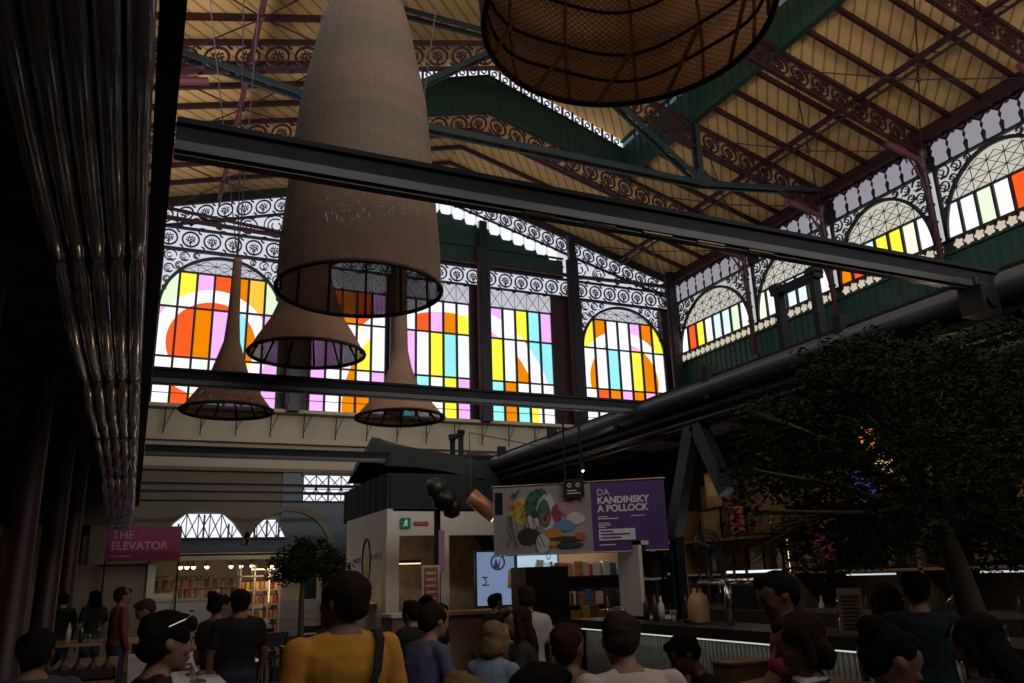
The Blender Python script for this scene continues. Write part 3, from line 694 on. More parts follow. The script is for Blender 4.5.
# left canopy: dark boards with battens
b = MB(); b.box((-9, -3, 4.06), (-.13, 22, 4.16)); b.box((-9, 19.6, 3.0), (-.13, 19.7, 4.06))
for k in range(28): b.box((-9, -2.6+k*.88, 4.0), (-.13, -2.5+k*.88, 4.06))
b.box((-.7, -3, 3.98), (-.66, 22, 4.06)); b.build('board_canopy', dark_wood, label='dark boarded canopy over the left stalls above the plastic tubes', cat='canopy')
# clear inflated plastic tubes
names5 = ['right-hand tube of the five clear plastic tubes beside the black beam', 'second clear plastic tube from the black beam', 'middle tube of the five clear plastic tubes', 'fourth clear plastic tube from the black beam', 'leftmost of the five clear plastic tubes']
for k in range(5):
    t = empty('plastic_tube', (-.145-.105*k, 0, 3.58-.01*k)); tag(t, names5[k]+' on the left ceiling', 'plastic tube', 'clear plastic tubes under the left canopy')
    joints = [1.7+k*.05, 5.0+.03*k, 8.3, 11.6, 14.9, 18.3+.1*k]
    for a, c in zip([-1.2]+joints, joints):
        n = 12; pts = []; rs = []
        for i in range(n+1):
            q = i/n; y = a+(c-a)*q
            sag = -.05*math.sin(PI*q)
            far = max(0, (y-12)/6.3); wob = .010*math.sin(y*5+k*2)*min(1, max(0, (y-6)/8))
            pts.append((wob+ .0, y, sag-.42*far**2)); e = min(q, 1-q)
            rs.append(.046*min(1, .55+e*9)+(.003*math.sin(y*9+k) if y > 7 else 0))
        b = MB(); b.tube(pts, rs, 12, cap=False); b.build('segment', tube_m, t, True)
        b = MB(); e = pts[-1]; b.tube([(e[0], e[1]-.03, e[2]), (e[0], e[1]+.03, e[2])], .034, 12, cap=False); b.tube([(e[0], e[1]-.05, e[2]), (e[0], e[1]-.04, e[2])], .042, 12); b.build('collar', tube_m, t, True)
    e = pts[-1]; b = MB(); b.tube([e, (e[0], e[1]+.2, e[2]-.15), (e[0]+.02, e[1]+.25, e[2]-.38)], [.05, .045, .02], 10); b.build('tube_end', tube_m, t, True)

# ------------------------------------------------------------------ woven lamps
def lamp(x, y, D, prof, m, label, ribs=10, cables=((0, 0),), brace=True, inner=True):
    c = depth(x, y, D); k = D/F
    pr = []
    for yy, w in prof:
        z = at(x, yy, c.y).z - c.z; pr.append((w/2*k, z))
    pr[0] = (pr[0][0], 0)
    t = empty('woven_pendant_lamp', c); tag(t, label, 'pendant lamp', 'woven pendant lamps')
    # smooth the profile
    fine = []
    for (r0, z0), (r1, z1) in zip(pr, pr[1:]):
        for i in range(5): q = i/5; fine.append((r0+(r1-r0)*q, z0+(z1-z0)*q))
    fine.append(pr[-1])
    b = MB(); b.lathe(fine, 64, cap=False); b.build('shade', m, t, True)
    r0 = pr[0][0]
    b = MB(); n = 64; b.tube([((r0)*math.cos(2*PI*i/n), r0*math.sin(2*PI*i/n), 0) for i in range(n+1)], .022, 8, cap=False); b.build('rim', cane_dark, t, True)
    def rad(z):
        for (ra, za), (rb, zb) in zip(fine, fine[1:]):
            if za <= z <= zb: return ra+(rb-ra)*(z-za)/max(1e-6, zb-za)
        return fine[-1][0]
    ht = fine[-1][1]
    for i in range(ribs):
        a = 2*PI*i/ribs+.2; b = MB()
        b.tube([((rad(z)-.03)*math.cos(a), (rad(z)-.03)*math.sin(a), z) for z in [ht*q/8*.8 for q in range(9)]], .013, 5); b.build('rib', cane_dark, t)
    for q in (.18, .42):
        z = ht*q; r = rad(z)-.03; b = MB(); b.tube([(r*math.cos(2*PI*i/32), r*math.sin(2*PI*i/32), z+.01*math.sin(i*2)) for i in range(33)], .012, 5); b.build('hoop', cane_dark, t)
    top = zr(c.x) - c.z if (c.x < LX0) else 12.0-c.z
    b = MB()
    for dx, dy in cables: b.tube([(0, 0, ht), (dx, dy, top)], .008, 4)
    b.build('cable', canopy_m, t)
    b = MB(); b.ball((0, 0, ht*.55), .06, 12, 8); b.tube([(0, 0, ht*.55), (0, 0, ht)], .01, 5); b.build('bulb_holder', rubber, t, True)
    return t, c, fine
lamp(360, 291, 7.45, [(291, 162), (250, 160), (200, 151), (150, 142), (100, 131), (60, 112), (30, 98), (0, 78), (-40, 54), (-90, 38), (-150, 30)], wick, 'tall brown cane lamp shaped like a bottle, the largest one left of centre', 12, ((-.1, .2),))
lamp(307, 354, 9.26, [(354, 113), (340, 98), (321, 74), (304, 60), (285, 48), (262, 36), (235, 28), (200, 20), (150, 16)], wick_o, 'wide bell shaped cane lamp half hidden behind the tall bottle lamp', 12)
lamp(227, 411, 10.3, [(411, 88), (404, 78), (390, 58), (375, 38), (355, 25), (341, 16), (315, 12), (285, 10), (258, 9)], wick_o, 'leftmost slender cane lamp with a long neck and flared bell rim', 12, ((.1, .1), (-.55, -2.3), (-1.0, 1.5)))
lamp(400, 418, 10.8, [(418, 88), (411, 77), (397, 53), (383, 34), (368, 23), (350, 15), (318, 13), (290, 12), (262, 12)], wick_o, 'pale slender cane lamp with long neck and flared bell, centre left', 12, ((0, 0), (.5, -2)))
# round drum lamp overhead
c = depth(627, 24, 4.75); t = empty('woven_drum_lamp', c); tag(t, 'huge round cane drum lamp seen from below at the top of the view', 'pendant lamp')
pf = [(.845, 0), (.87, .15), (.885, .35), (.88, .6), (.84, .85), (.74, 1.1), (.55, 1.32), (.3, 1.45), (.06, 1.5)]
fine = []
for (r0, z0), (r1, z1) in zip(pf, pf[1:]):
    for i in range(4): fine.append((r0+(r1-r0)*i/4, z0+(z1-z0)*i/4))
fine.append(pf[-1])
b = MB(); b.lathe(fine, 72, cap=False); b.build('shade', wick_round, t, True)
b = MB(); b.tube([(.845*math.cos(2*PI*i/72), .845*math.sin(2*PI*i/72), 0) for i in range(73)], .02, 8, cap=False); b.build('rim', cane_dark, t, True)
def rad5(z):
    for (ra, za), (rb, zb) in zip(fine, fine[1:]):
        if za <= z <= zb: return ra+(rb-ra)*(z-za)/(zb-za)
    return .1
for i in range(11):
    a = 2*PI*i/11+.35; b = MB(); b.tube([((rad5(z)-.03)*math.cos(a), (rad5(z)-.03)*math.sin(a), z) for z in [.14*q for q in range(10)]], .012, 5); b.build('rib', cane, t)
    b = MB(); a2 = a+.33; b.tube([((rad5(.42)-.05)*math.cos(a), (rad5(.42)-.05)*math.sin(a), .42), ((.845-.01)*math.cos(a2), (.845-.01)*math.sin(a2), .01)], .015, 6); b.build('brace', cane, t)
for z in (.2, .42, .75, 1.0):
    b = MB(); b.tube([((rad5(z)-.035)*math.cos(2*PI*i/44), (rad5(z)-.035)*math.sin(2*PI*i/44), z+.03*math.sin(2*PI*i/44*5)) for i in range(45)], .012, 5); b.build('hoop', cane_dark, t)
b = MB(); b.tube([(0, 0, 1.5), (0, 0, 7.3)], .01, 5); b.build('cable', canopy_m, t)

# ------------------------------------------------------------------ far white food stall, lift banner
def panel(b, x0, x1, y, z0, z1, t=.04): b.box((x0, y, z0), (x1, y+t, z1))
st = empty('food_stall', (0, 20, 0)); tag(st, 'small white far stall with lit counter and goods under the arched windows', 'stall')
b = MB(); b.box((.38, 0, 0), (2.45, .08, 1.38)); b.box((.34, -.04, 1.38), (2.45, .3, 1.44)); b.build('counter_front', white_brick, st)
b = MB(); b.box((.36, 0, 2.25), (4.1, .1, 2.38)); b.box((.36, 0, 2.34), (4.1, 2.2, 2.4)); b.build('fascia', white_pl, st)
b = MB(); b.box((.36, 0, 1.4), (.46, .1, 2.2)); b.box((.3, 0, 0), (.36, 2.2, 2.4)); b.build('side_post', white_pl, st); b = MB(); b.box((4.0, 0, 0), (4.1, .1, 2.2)); b.build('side_post', white_pl, st)
b = MB(); b.box((.36, 2.1, 0), (4.1, 2.2, 2.35)); b.build('back_wall', white_pl, st)
b = MB(); b.box((2.95, -.1, .0), (4.0, -.02, 1.32))
for i in range(7): b.box((2.95, -.12, .18+i*.18), (4.0, -.1, .19+i*.18))
b.build('drawer_front', white_brick, st)
text('lettering', 'MERCATO', .17, (.95, 2.08, 1.82), (PI/2, 0, 0), grey_steel, st)
b = MB(); b.box((.46, 1.9, 1.62), (2.4, 2.1, 1.65)); b.box((.46, 1.9, 1.92), (.8, 2.1, 1.94)); b.build('back_shelf', wood, st)
for i, x in enumerate((.98, 1.12, 1.26, 1.55, 2.08, 2.3, 2.55, 3.0, 3.3, 3.6)):
    t = empty('spot_lamp', (x, 20.5, 2.12), group=None); tag(t, 'small round ceiling spot lamp glowing in the far white stall', 'lamp', 'spot lamps of the far stall')
    b = MB(); b.lathe([(.02, .2), (.02, .1), (.05, .08), (.055, 0)], 10); b.build('housing', chrome, t); b = MB(); b.ball((0, 0, -.01), .045, 10, 6); b.build('bulb', warm_lamp, t)
    l = bpy.data.lights.new('spot_glow', 'SPOT'); l.energy = 16 if i != 2 else 60; l.color = (1, .74, .45); l.spot_size = 2.0; l.spot_blend = .8; l.shadow_soft_size = .04
    o = bpy.data.objects.new('spot_glow', l); sc.collection.objects.link(o); o.parent = t; o.location = (0, 0, -.03); o.rotation_euler = (.5, 0, 0)
goods = [M_('orange_goods', (.45, .17, .06)), M_('brown_goods', (.22, .10, .05)), M_('cream_goods', (.5, .4, .28)), M_('dark_goods', (.05, .03, .03)), M_('red_goods', (.35, .05, .04)), M_('green_goods', (.12, .25, .04)), M_('yellow_goods', (.5, .36, .06)), M_('blue_goods', (.06, .10, .25)), M_('white_goods', (.55, .53, .5))]
def jar(x, y, z, m, r=.035, h=.12, label='', group='', name='jar', cat='jar', bottle=False):
    t = empty(name, (x, y, z)); tag(t, label, cat, group)
    if bottle:
        b = MB(); b.lathe([(r, 0), (r, h*.58), (r*.4, h*.72), (r*.36, h*.94)], 10); b.build('body', m, t, True)
        b = MB(); b.lathe([(r*.42, h*.92), (r*.42, h)], 8); b.build('cap', goods[3], t)
    else:
        b = MB(); b.lathe([(r, 0), (r*1.05, h*.1), (r*1.05, h*.8), (r*.8, h*.88)], 10); b.build('body', m, t, True)
        b = MB(); b.lathe([(r*.88, h*.86), (r*.88, h)], 10); b.build('lid', goods[3], t)
    return t
protos = {}
def put(key, make, loc, rz=0, label=None, group=None):
    if key not in protos:
        protos[key] = make(); o = protos[key]
    else: o = copy_tree(protos[key])
    o.location = loc; o.rotation_euler[2] = rz
    if label: o['label'] = label
    if group: o['group'] = group
    return o
for i in range(14):
    m = R.choice([0, 1, 2, 4, 2]); put('fj%d' % m, lambda m=m: jar(0, 0, 0, goods[m], .045, .2, 'x', 'x'), (.9+i*.11, 20.12, 1.44), 0, 'small food jar on the counter of the far white stall', 'jars on the far white counter')
for i in range(10):
    m = R.choice([0, 1, 2]); put('fj%d' % m, None, (.55+i*.19, 22.0, 1.65), 0, 'small food jar on the back shelf of the far white stall', 'jars on the far back shelf')
# warm lit goods shelving at the right end of the far stall
sh = empty('goods_shelving', (0, 19.2, 0)); tag(sh, 'white wire shelving with warm lit jars beside the small olive tree', 'shelving')
for x in (2.15, 2.45, 2.75, 3.0): b = MB(); b.box((x, 0, 0), (x+.03, .03, 2.1)); b.box((x, .5, 0), (x+.03, .53, 2.1)); b.build('upright', white_pl, sh)
for z in (.35, .65, .95, 1.25, 1.55, 1.85): b = MB(); b.box((2.15, 0, z), (3.05, .5, z+.02)); b.build('shelf', white_pl, sh)
b = MB(); b.box((2.4, .1, 1.99), (2.9, .14, 2.02)); b.box((2.78, -.01, 1.3), (2.79, .0, 2.0)); b.build('shelf_light', warm_soft, sh)
for z in (.37, .67, .97, 1.27, 1.57):
    for i in range(8):
        m = R.choice([0, 0, 1, 2, 6, 4]); put('fj%d' % m if m in (0, 1, 2, 4) else 'fj6', (lambda: jar(0, 0, 0, goods[6], .045, .2, 'x', 'x')), (2.22+i*.105, 19.3, z), 0, 'small food jar on the warm lit white wire shelving', 'jars on the white wire shelving')
l = bpy.data.lights.new('shelf_glow', 'POINT'); l.energy = 10; l.color = (1, .66, .36); l.shadow_soft_size = .2
o = bpy.data.objects.new('shelf_glow', l); sc.collection.objects.link(o); o.parent = sh; o.location = (2.6, -.35, 1.9)
pk = M_('magenta_banner', (.20, .015, .07), .6)
t = empty('lift_banner', (-.58, 19.8, 2.24)); tag(t, 'magenta banner reading elevator at the far left under the tube ends', 'banner')
b = MB(); b.box((0, 0, 0), (1.5, .03, .74)); b.build('cloth', pk, t)
lt = M_('pale_pink_print', (.40, .22, .30)); 
text('lettering', 'THE', .24, (.10, -.005, .48), (PI/2, 0, 0), lt, t); text('lettering', 'ELEVATOR', .235, (.10, -.005, .25), (PI/2, 0, 0), lt, t, bold=.004)
b = MB(); b.box((.1, -.006, .10), (.5, -.001, .125)); b.build('small_print', lt, t)
for x in (.02, 1.48): b = MB(); b.tube([(x, .04, -2.24), (x, .04, .72)], .02, 6); b.build('pole', black_steel, t)
b = MB(); b.box((-4, 20.1, 0), (.3, 20.2, 2.2)); S(b, 'wall_partition', dim_wall)

# ------------------------------------------------------------------ middle kiosk under the black tent
k = empty('white_kiosk', (3.97, 14, 0)); tag(k, 'white boxy kiosk with open front and oval logo on its left side', 'kiosk')
b = MB(); b.box((0, .16, 0), (.1, 3, 2.88)); b.box((-.0, -.0, 2.42), (3.6, .158, 2.88)); b.build('shell', white_pl, k)
for x, w in ((0, .22), (.98, .16), (2.3, .14)): b = MB(); b.box((x-.012, -.012, 0), (x+w, .16, 2.42)); b.build('post', white_pl, k)
b = MB(); b.box((.1, 2.4, 0), (3.6, 2.5, 2.8)); b.build('back_wall', M_('pinkish_plaster_with_scribbles', (.34, .24, .17), .9, 0, .5, 5), k)
b = MB(); b.box((.1, .0, 2.84), (3.6, 3, 2.88)); b.build('roof', fabric_black, k)
b = MB()
for i in range(40):
    x, z = R.uniform(.4, 2.3), R.uniform(.8, 2.0); b.tube([(x, 2.38, z), (x+R.uniform(-.08, .08), 2.38, z+R.uniform(.03, .12)), (x+R.uniform(-.1, .1), 2.38, z+R.uniform(-.1, .1))], .006, 4)
b.build('wall_drawing', goods[4], k)
b = MB(); b.box((-.005, 1.55, .2), (0, 1.57, .21))
ov = [( -.012, 1.35+.28*math.cos(a), 2.02+.42*math.sin(a)) for a in [2*PI*i/36 for i in range(37)]]; b.tube(ov, .014, 5); b.build('oval_logo', rubber, k)
text('lettering', 'CENTRALE', .15, (-.012, 1.02, 2.05), (PI/2, 0, -PI/2), rubber, k)
text('lettering', 'MERCATO', .13, (-.012, 2.35, 2.02), (PI/2, 0, -PI/2), canopy_m, k)
text('lettering', 'A', .12, (-.012, 1.4, 1.5), (PI/2, 0, -PI/2), rubber, k)
t = empty('exit_sign', (4.2, 13.97, 2.55)); tag(t, 'green running-man exit sign above the kiosk opening', 'sign')
b = MB(); b.box((0, -.03, 0), (.18, 0, .17)); b.build('plate', EM('green_exit_sign', (.01, .10, .05), .6), t)
b = MB(); b.ball((.10, -.035, .125), .018, 8, 6); b.beam((.10, -.035, .11), (.085, -.035, .065), .01, .03); b.beam((.085, -.035, .065), (.05, -.035, .03), .01, .02); b.beam((.085, -.035, .065), (.12, -.035, .035), .01, .02); b.beam((.06, -.035, .095), (.13, -.035, .09), .01, .015); b.build('running_figure', EM('pale_pictogram', (.5, .7, .6), .5), t)
b = MB(); b.box((4.45, 13.96, 2.6), (4.72, 14.005, 2.66)); b.build('fire_notice', goods[4], label='thin red notice strip to the right of the exit sign', cat='sign')
t = empty('linear_lamp', (4.0, 15.3, 1.98)); tag(t, 'thin linear lamp glowing inside the white kiosk opening', 'lamp')
b = MB(); b.box((.25, -.04, .0), (1.0, .04, .06)); b.build('housing', grey_steel, t); b = MB(); b.box((.25, -.04, -.02), (1.0, .04, 0)); b.build('tube', EM('warm_tube', (1, .62, .38), 1.6), t)
l = bpy.data.lights.new('lamp_glow', 'POINT'); l.energy = 7; l.color = (1, .75, .5); l.shadow_soft_size = .3; o = bpy.data.objects.new('lamp_glow', l); sc.collection.objects.link(o); o.parent = t; o.location = (.6, 0, -.1)
# bottles with a gold lamp on the shelf of the kiosk's left side
b = MB(); b.box((3.55, 14.55, 1.28), (3.97, 15.3, 1.32)); b.build('side_shelf', white_pl, label='narrow white shelf on the left side of the kiosk', cat='shelf')
for i in range(5): put('kb', lambda: jar(0, 0, 0, goods[3], .045, .26, 'x', 'x', 'bottle', 'bottle', True), (3.7+(i % 2)*.1, 14.65+i*.12, 1.32), 0, 'dark bottle on the shelf at the left side of the white kiosk', 'bottles on the kiosk shelf')
t = empty('gold_lamp', (3.75, 14.5, 1.32)); tag(t, 'slim gold glowing lamp beside dark bottles on the kiosk shelf', 'lamp')
b = MB(); b.tube([(0, 0, .2), (0, 0, .75)], .02, 8); b.build('stem', goods[6], t); b = MB(); b.lathe([(.05, 0), (.05, .18)], 12); b.build('glow', EM('gold_glow', (1, .62, .10), 1.2), t)
# black tent fabric over the kiosk
pts = {}
def tz(u, v):     # peaks at posts, sagging between
    x = 4.05+u*3.75; y = 14.3+v*3.2
    pk = [(4.25, 16, 4.55), (6.45, 16, 4.36)]
    z = 3.55
    for px, py, pz in pk: d = math.hypot(x-px, (y-py)*.8); z = max(z, pz-.42*d**.72)
    e = min(u, v, 1-u, 1-v); return (x, y, z if e > .01 else z-.35)
b = MB(); n = 26; vs = [tz(i/n, j/n) for j in range(n+1) for i in range(n+1)]
b.add(vs, [(j*(n+1)+i, j*(n+1)+i+1, (j+1)*(n+1)+i+1, (j+1)*(n+1)+i) for j in range(n) for i in range(n)])
tt = empty('fabric_tent', (0, 0, 0)); tag(tt, 'black fabric tent with two peaks over the white kiosk', 'tent')
b.build('tent_roof', fabric_black, tt, True)
b = MB()
for x0, y0, x1, y1 in ((4.05, 14.3, 4.05, 17.5), (4.05, 14.3, 7.8, 14.3)):
    m = 30; vs = []
    for i in range(m+1):
        q = i/m; o_ = .05*math.sin(i*1.4)
        for z in (2.86, 3.55): vs.append((x0+(x1-x0)*q+(o_ if x0 == x1 else 0), y0+(y1-y0)*q+(o_ if y0 == y1 else 0), z))
    b.add(vs, [(2*i, 2*i+2, 2*i+3, 2*i+1) for i in range(m)])
b.build('side_curtain', fabric_black, tt, True)
for x, y in ((4.1, 14.35), (7.7, 14.35)): b = MB(); b.tube([(x, y, 0), (x, y, 3.5)], .04, 8); b.build('tent_pole', black_steel, tt)

# counters, poster and post in front of the kiosk
wc = M_('worn_grey_wood_front', (.16, .11, .08), .6)
for i, (x0, x1, y, lab) in enumerate(((3.5, 4.25, 12.0, 'left wooden cabinet of the counter below the red poster'), (4.3, 5.3, 12.0, 'right wooden cabinet of the counter below the red poster'))):
    t = empty('counter_cabinet', (x0, y, 0)); tag(t, lab, 'cabinet')
    b = MB(); b.box((0, 0, 0), (x1-x0, .6, 1.14)); b.build('body', wc, t); b = MB(); b.box((-.03, -.05, 1.14), (x1-x0+.03, .64, 1.19)); b.build('counter_top', white_pl if i == 0 else wood, t)
    b = MB(); b.box((.05, -.02, .1), (x1-x0-.05, 0, 1.05)); b.build('door', wc, t)
t = empty('red_poster', (3.95, 12.0, 1.19)); tag(t, 'tall red printed poster in a pale frame on the counter', 'poster')
b = MB(); b.box((0, 0, 0), (.28, .03, .68)); b.build('frame', white_pl, t); b = MB(); b.box((.03, -.01, .03), (.25, 0, .65)); b.build('print', M_('faded_red_print', (.34, .07, .05)), t)
b = MB()
for z in range(6): b.box((.06, -.014, .10+z*.09), (.22, -.01, .13+z*.09))
b.build('print_lines', white_pl, t)
t = empty('banner_post', (4.3, 12.3, 0)); tag(t, 'slim dark post with a white and purple strip beside the poster', 'post')
b = MB(); b.box((-.04, -.04, 0), (.04, .04, 2.9)); b.build('post', black_steel, t)
b = MB(); b.box((.0, -.06, 1.75), (.1, -.045, 2.4)); b.build('strip', M_('purple_white_strip', (.30, .14, .28)), t)
t = empty('black_speaker', (4.35, 12.1, 2.85)); tag(t, 'cluster of black round speakers hanging at the top of the slim post', 'speaker')
for dx, dz, r in ((0, 0, .2), (-.14, .18, .16), (.12, -.12, .15)):
    b = MB(); b.lathe([(.02, -.16), (r*.8, -.12), (r, 0), (r*.9, .12), (.03, .16)], 16, (dx, 0, dz)); b.build('horn', rubber, t, True)
t = empty('copper_spotlight', (5.0, 12.0, 2.72)); tag(t, 'tilted copper cylinder spotlight left of the painted banner', 'lamp')
d = Vector((.55, -.2, -.5)).normalized(); q = Vector((-.25, 0, .2)); b = MB(); b.tube([q, q+d*.5], .13, 16); b.build('cylinder', M_('copper', (.50, .24, .12), .35, .3), t, True)
b = MB(); b.tube([q+d*.5, q+d*.52], .11, 16); b.build('lamp_face', EM('copper_spot_glow', (1, .55, .3), 1.4), t)
b = MB(); b.tube([q, q+Vector((0, 0, 1.0)), (1.2, 0, 1.0)], .012, 5); b.build('rod', rubber, t)

# painted banner
t = empty('exhibition_banner', (4.28, 10, 1.94)); ang = math.atan2(-1.35, 1.80); t.rotation_euler[2] = ang
tag(t, 'large hanging banner, abstract painting left and purple print right', 'banner')
LB = math.hypot(1.80, 1.35)
purple = M_('purple_print', (.055, .022, .13), .6); grey_p = M_('grey_canvas', (.24, .22, .21), .8, 0, .2, 2)
fb = lambda u, v, w: (u, -w, v)
b = MB(); b.box((0, 0, 0), (LB*.58, .02, .86)); b.build('painted_cloth', grey_p, t)
b = MB(); b.box((LB*.58, 0, 0), (LB, .02, .86)); b.build('purple_cloth', purple, t)
cols = {'y': (.45, .33, .04), 'g': (.03, .11, .07), 'r': (.36, .07, .04), 'b': (.10, .20, .36), 'k': (.03, .03, .03), 'o': (.42, .16, .04), 'w': (.42, .40, .38), 'm': (.22, .03, .07), 'p': (.36, .17, .18)}
cm = {k_: M_('paint_'+n_, c_, .8) for (k_, c_), n_ in zip(cols.items(), ('yellow', 'green', 'red', 'blue', 'black', 'orange', 'white', 'maroon', 'rose'))}
blobs = [(.42, .55, .17, .17, 'y'), (.33, .74, .06, .05, 'b'), (.28, .64, .05, .08, 'o'), (.70, .62, .22, .20, 'g'), (.82, .52, .16, .24, 'w'), (.78, .50, .11, .18, 'g'), (.80, .44, .06, .07, 'r'), (.80, .44, .03, .04, 'k'), (.98, .50, .08, .12, 'm'), (1.18, .58, .17, .12, 'p'), (1.25, .42, .14, .08, 'w'), (1.08, .34, .16, .07, 'b'), (.92, .20, .14, .12, 'o'), (1.12, .17, .26, .035, 'k'), (1.15, .09, .2, .04, 'k'), (.55, .22, .18, .10, 'k'), (.60, .40, .10, .09, 'w'), (.75, .12, .1, .12, 'w'), (.64, .50, .05, .06, 'k'), (1.28, .68, .08, .06, 'w'), (1.32, .2, .08, .05, 'r')]
for i, (u, v, ru, rv, c_) in enumerate(blobs):
    u *= .87; ru *= .87
    b = MB(); n = 18; ph = R.random()*6
    b.prism([(u+ru*(1+.08*math.sin(3*a+ph))*math.cos(a), v+rv*(1+.08*math.cos(3*a+ph))*math.sin(a)) for a in [2*PI*j/n for j in range(n)]], .0, .002+.0012*i, fb)
    b.build('paint_patch', cm[c_], t)
b = MB()
for i in range(26):
    u, v = R.uniform(.28, .75), R.uniform(.45, .8); b.tube([fb(u, v, .03), fb(u+R.uniform(-.06, .06), v+R.uniform(.02, .07), .03), fb(u+R.uniform(-.08, .08), v+R.uniform(-.05, .05), .03)], .004, 4)
for i in range(12): u = R.uniform(.2, .6); b.tube([fb(u, .5, .03), fb(u+R.uniform(-.1, .1), .3, .03), fb(u+R.uniform(-.1, .2), .08, .03)], .003, 4)
b.build('paint_strokes', cm['k'], t)
b = MB(); b.box((.03, -.01, .52), (.13, 0, .80)); b.build('corner_label', teal_dark, t)
lw = M_('white_print', (.55, .52, .55), .7)
px = LB*.58+.08
for s_, sz, z, bo in (('DA', .115, .70, 0), ('KANDINSKY', .118, .595, .004), ('A POLLOCK', .118, .49, .004)): text('lettering', s_, sz, (px, -.006, z), (PI/2, 0, 0), lw, t, bold=bo)
b = MB(); b.box((px, -.01, .13), (px+.46, 0, .27)); b.build('white_label', lw, t)
b = MB()
for w_, z in ((.12, .42), (.26, .395), (.14, .34), (.16, .315), (.1, .29), (.2, .07)): b.box((px, -.008, z), (px+w_, 0, z+.012))
b.box((px+.42, -.008, .42), (px+.6, 0, .43)); b.build('print_lines', lw, t)
b = MB()
for w_, z in ((.18, .235), (.40, .195), (.28, .155)): b.box((px+.02, -.014, z), (px+w_, -.01, z+.018))
b.build('label_print', purple, t)
b = MB(); b.tube([(-.02, .01, .88), (LB+.02, .01, .88)], .012, 6); b.tube([(0, .01, -.01), (LB, .01, -.01)], .01, 6); b.build('banner_rod', chrome, t)
t = empty('small_black_sign', (5.00, 9.35, 2.62)); tag(t, 'small black hanging sign overlapping the top of the painted banner', 'sign')
t.rotation_euler[2] = ang
b = MB(); b.box((0, 0, 0), (.27, .03, .24)); b.build('board', rubber, t); b = MB(); b.tube([(.03, .015, .24), (.03, .015, 1.0)], .015, 5); b.tube([(.24, .015, .24), (.24, .015, 1.0)], .015, 5); b.build('hanger', black_steel, t)
b = MB(); b.arc(.08, .16, .018, .028, 0, 2*PI, 10, .0, .01, fb); b.arc(.19, .16, .018, .028, 0, 2*PI, 10, .0, .01, fb); b.box((.05, -.008, .05), (.22, 0, .062)); b.box((.05, -.008, .085), (.17, 0, .097)); b.build('emblem', goods[8], t)

# ------------------------------------------------------------------ screens and bookshop
for x0, x1, z0, z1, m, lab in ((5.0, 5.72, 1.24, 2.06, screen_m, 'tall pale blue lit screen behind the slanting strut'), (5.62, 6.34, 1.77, 2.08, screen2_m, 'small bright lit screen with lettering below the banner')):
    t = empty('lit_screen', (x0, 12.4 if m is screen_m else 12.2, z0)); tag(t, lab, 'screen')
    b = MB(); b.box((-.03, 0, -.03), (x1-x0+.03, .06, z1-z0+.03)); b.build('casing', rubber, t); b = MB(); b.box((0, -.01, 0), (x1-x0, 0, z1-z0)); b.build('display', m, t)
    if m is screen2_m:
        text('lettering', 'CC SIC', .10, (.30, -.015, .03), (PI/2, 0, 0), M_('blue_print', (.05, .08, .2)), t)
        b = MB(); b.arc(.56, .20, .03, .042, 0, 2*PI, 6, .01, .015, fb, ev=1.4); b.build('emblem', goods[7], t)
    else:
        b = MB(); b.arc(.36, .66, .10, .13, 0, 2*PI, 20, .01, .016, fb); b.prism([(.28, .58), (.33, .74), (.36, .62), (.42, .74), (.38, .56)], .01, .014, fb); b.build('emblem', goods[7], t)
        b = MB(); b.box((.08, -.015, .30), (.2, -.01, .32)); b.box((.08, -.015, .42), (.18, -.01, .44)); b.tube([(.1, -.012, .3), (.16, -.012, .36), (.12, -.012, .42)], .01, 5); b.build('screen_lines', goods[3], t)
for x, z0, z1, c_, lab in ((5.35, 1.5, 1.78, goods[6], 'yellow and red hanging sheet in front of the blue screen'), (5.55, 1.48, 1.8, goods[8], 'pale hanging sheet beside the yellow one at the blue screen'), (5.85, 1.72, 1.92, goods[8], 'pale tilted leaflet under the slanting strut')):
    b = MB(); b.box((0, 0, 0), (.13, .01, z1-z0)); o = b.build('hanging_sheet', c_, label=lab, cat='sheet'); o.location = (x, 12.0, z0); o.rotation_euler[1] = .1
b = MB(); b.box((5.75, 12.9, 0), (9.2, 13.0, 2.5)); S(b, 'wall_bookshop', M_('tan_shop_wall', (.34, .25, .17), .9, 0, .1, 2))
l = bpy.data.lights.new('shop_glow', 'AREA'); l.shape = 'RECTANGLE'; l.size = 1.6; l.size_y = .1; l.energy = 9; l.color = (1, .78, .55); o = bpy.data.objects.new('shop_glow', l); sc.collection.objects.link(o); o.location = (6.9, 12.3, 2.45); o.rotation_euler = (.2, 0, 0)
bs = empty('book_shelf', (6.15, 12.1, 0)); tag(bs, 'low dark bookshelf with upright books under the banner', 'shelf')
for z in (.6, 1.2, 1.65): b = MB(); b.box((0, 0, z-.03), (1.55, .3, z)); b.build('shelf_board', table_black, bs)
b = MB(); b.box((0, .28, 0), (1.55, .3, 1.8)); b.build('back_panel', table_black, bs)
for x in (0, 1.53): b = MB(); b.box((x, 0, 0), (x+.02, .3, 1.68)); b.build('side_panel', table_black, bs)
def book(c):
    t = empty('book', tag and (0, 0, 0)); tag(t, 'x', 'book')
    b = MB(); b.box((0, 0, 0), (1, .16, 1)); b.build('cover', c, t); b = MB(); b.box((.08, .005, .02), (.92, .163, 1.005)); b.build('pages', paper, t); return t
cw = {0: 'orange', 1: 'brown', 2: 'cream', 3: 'black', 4: 'red', 5: 'green', 6: 'yellow', 7: 'blue', 8: 'white'}
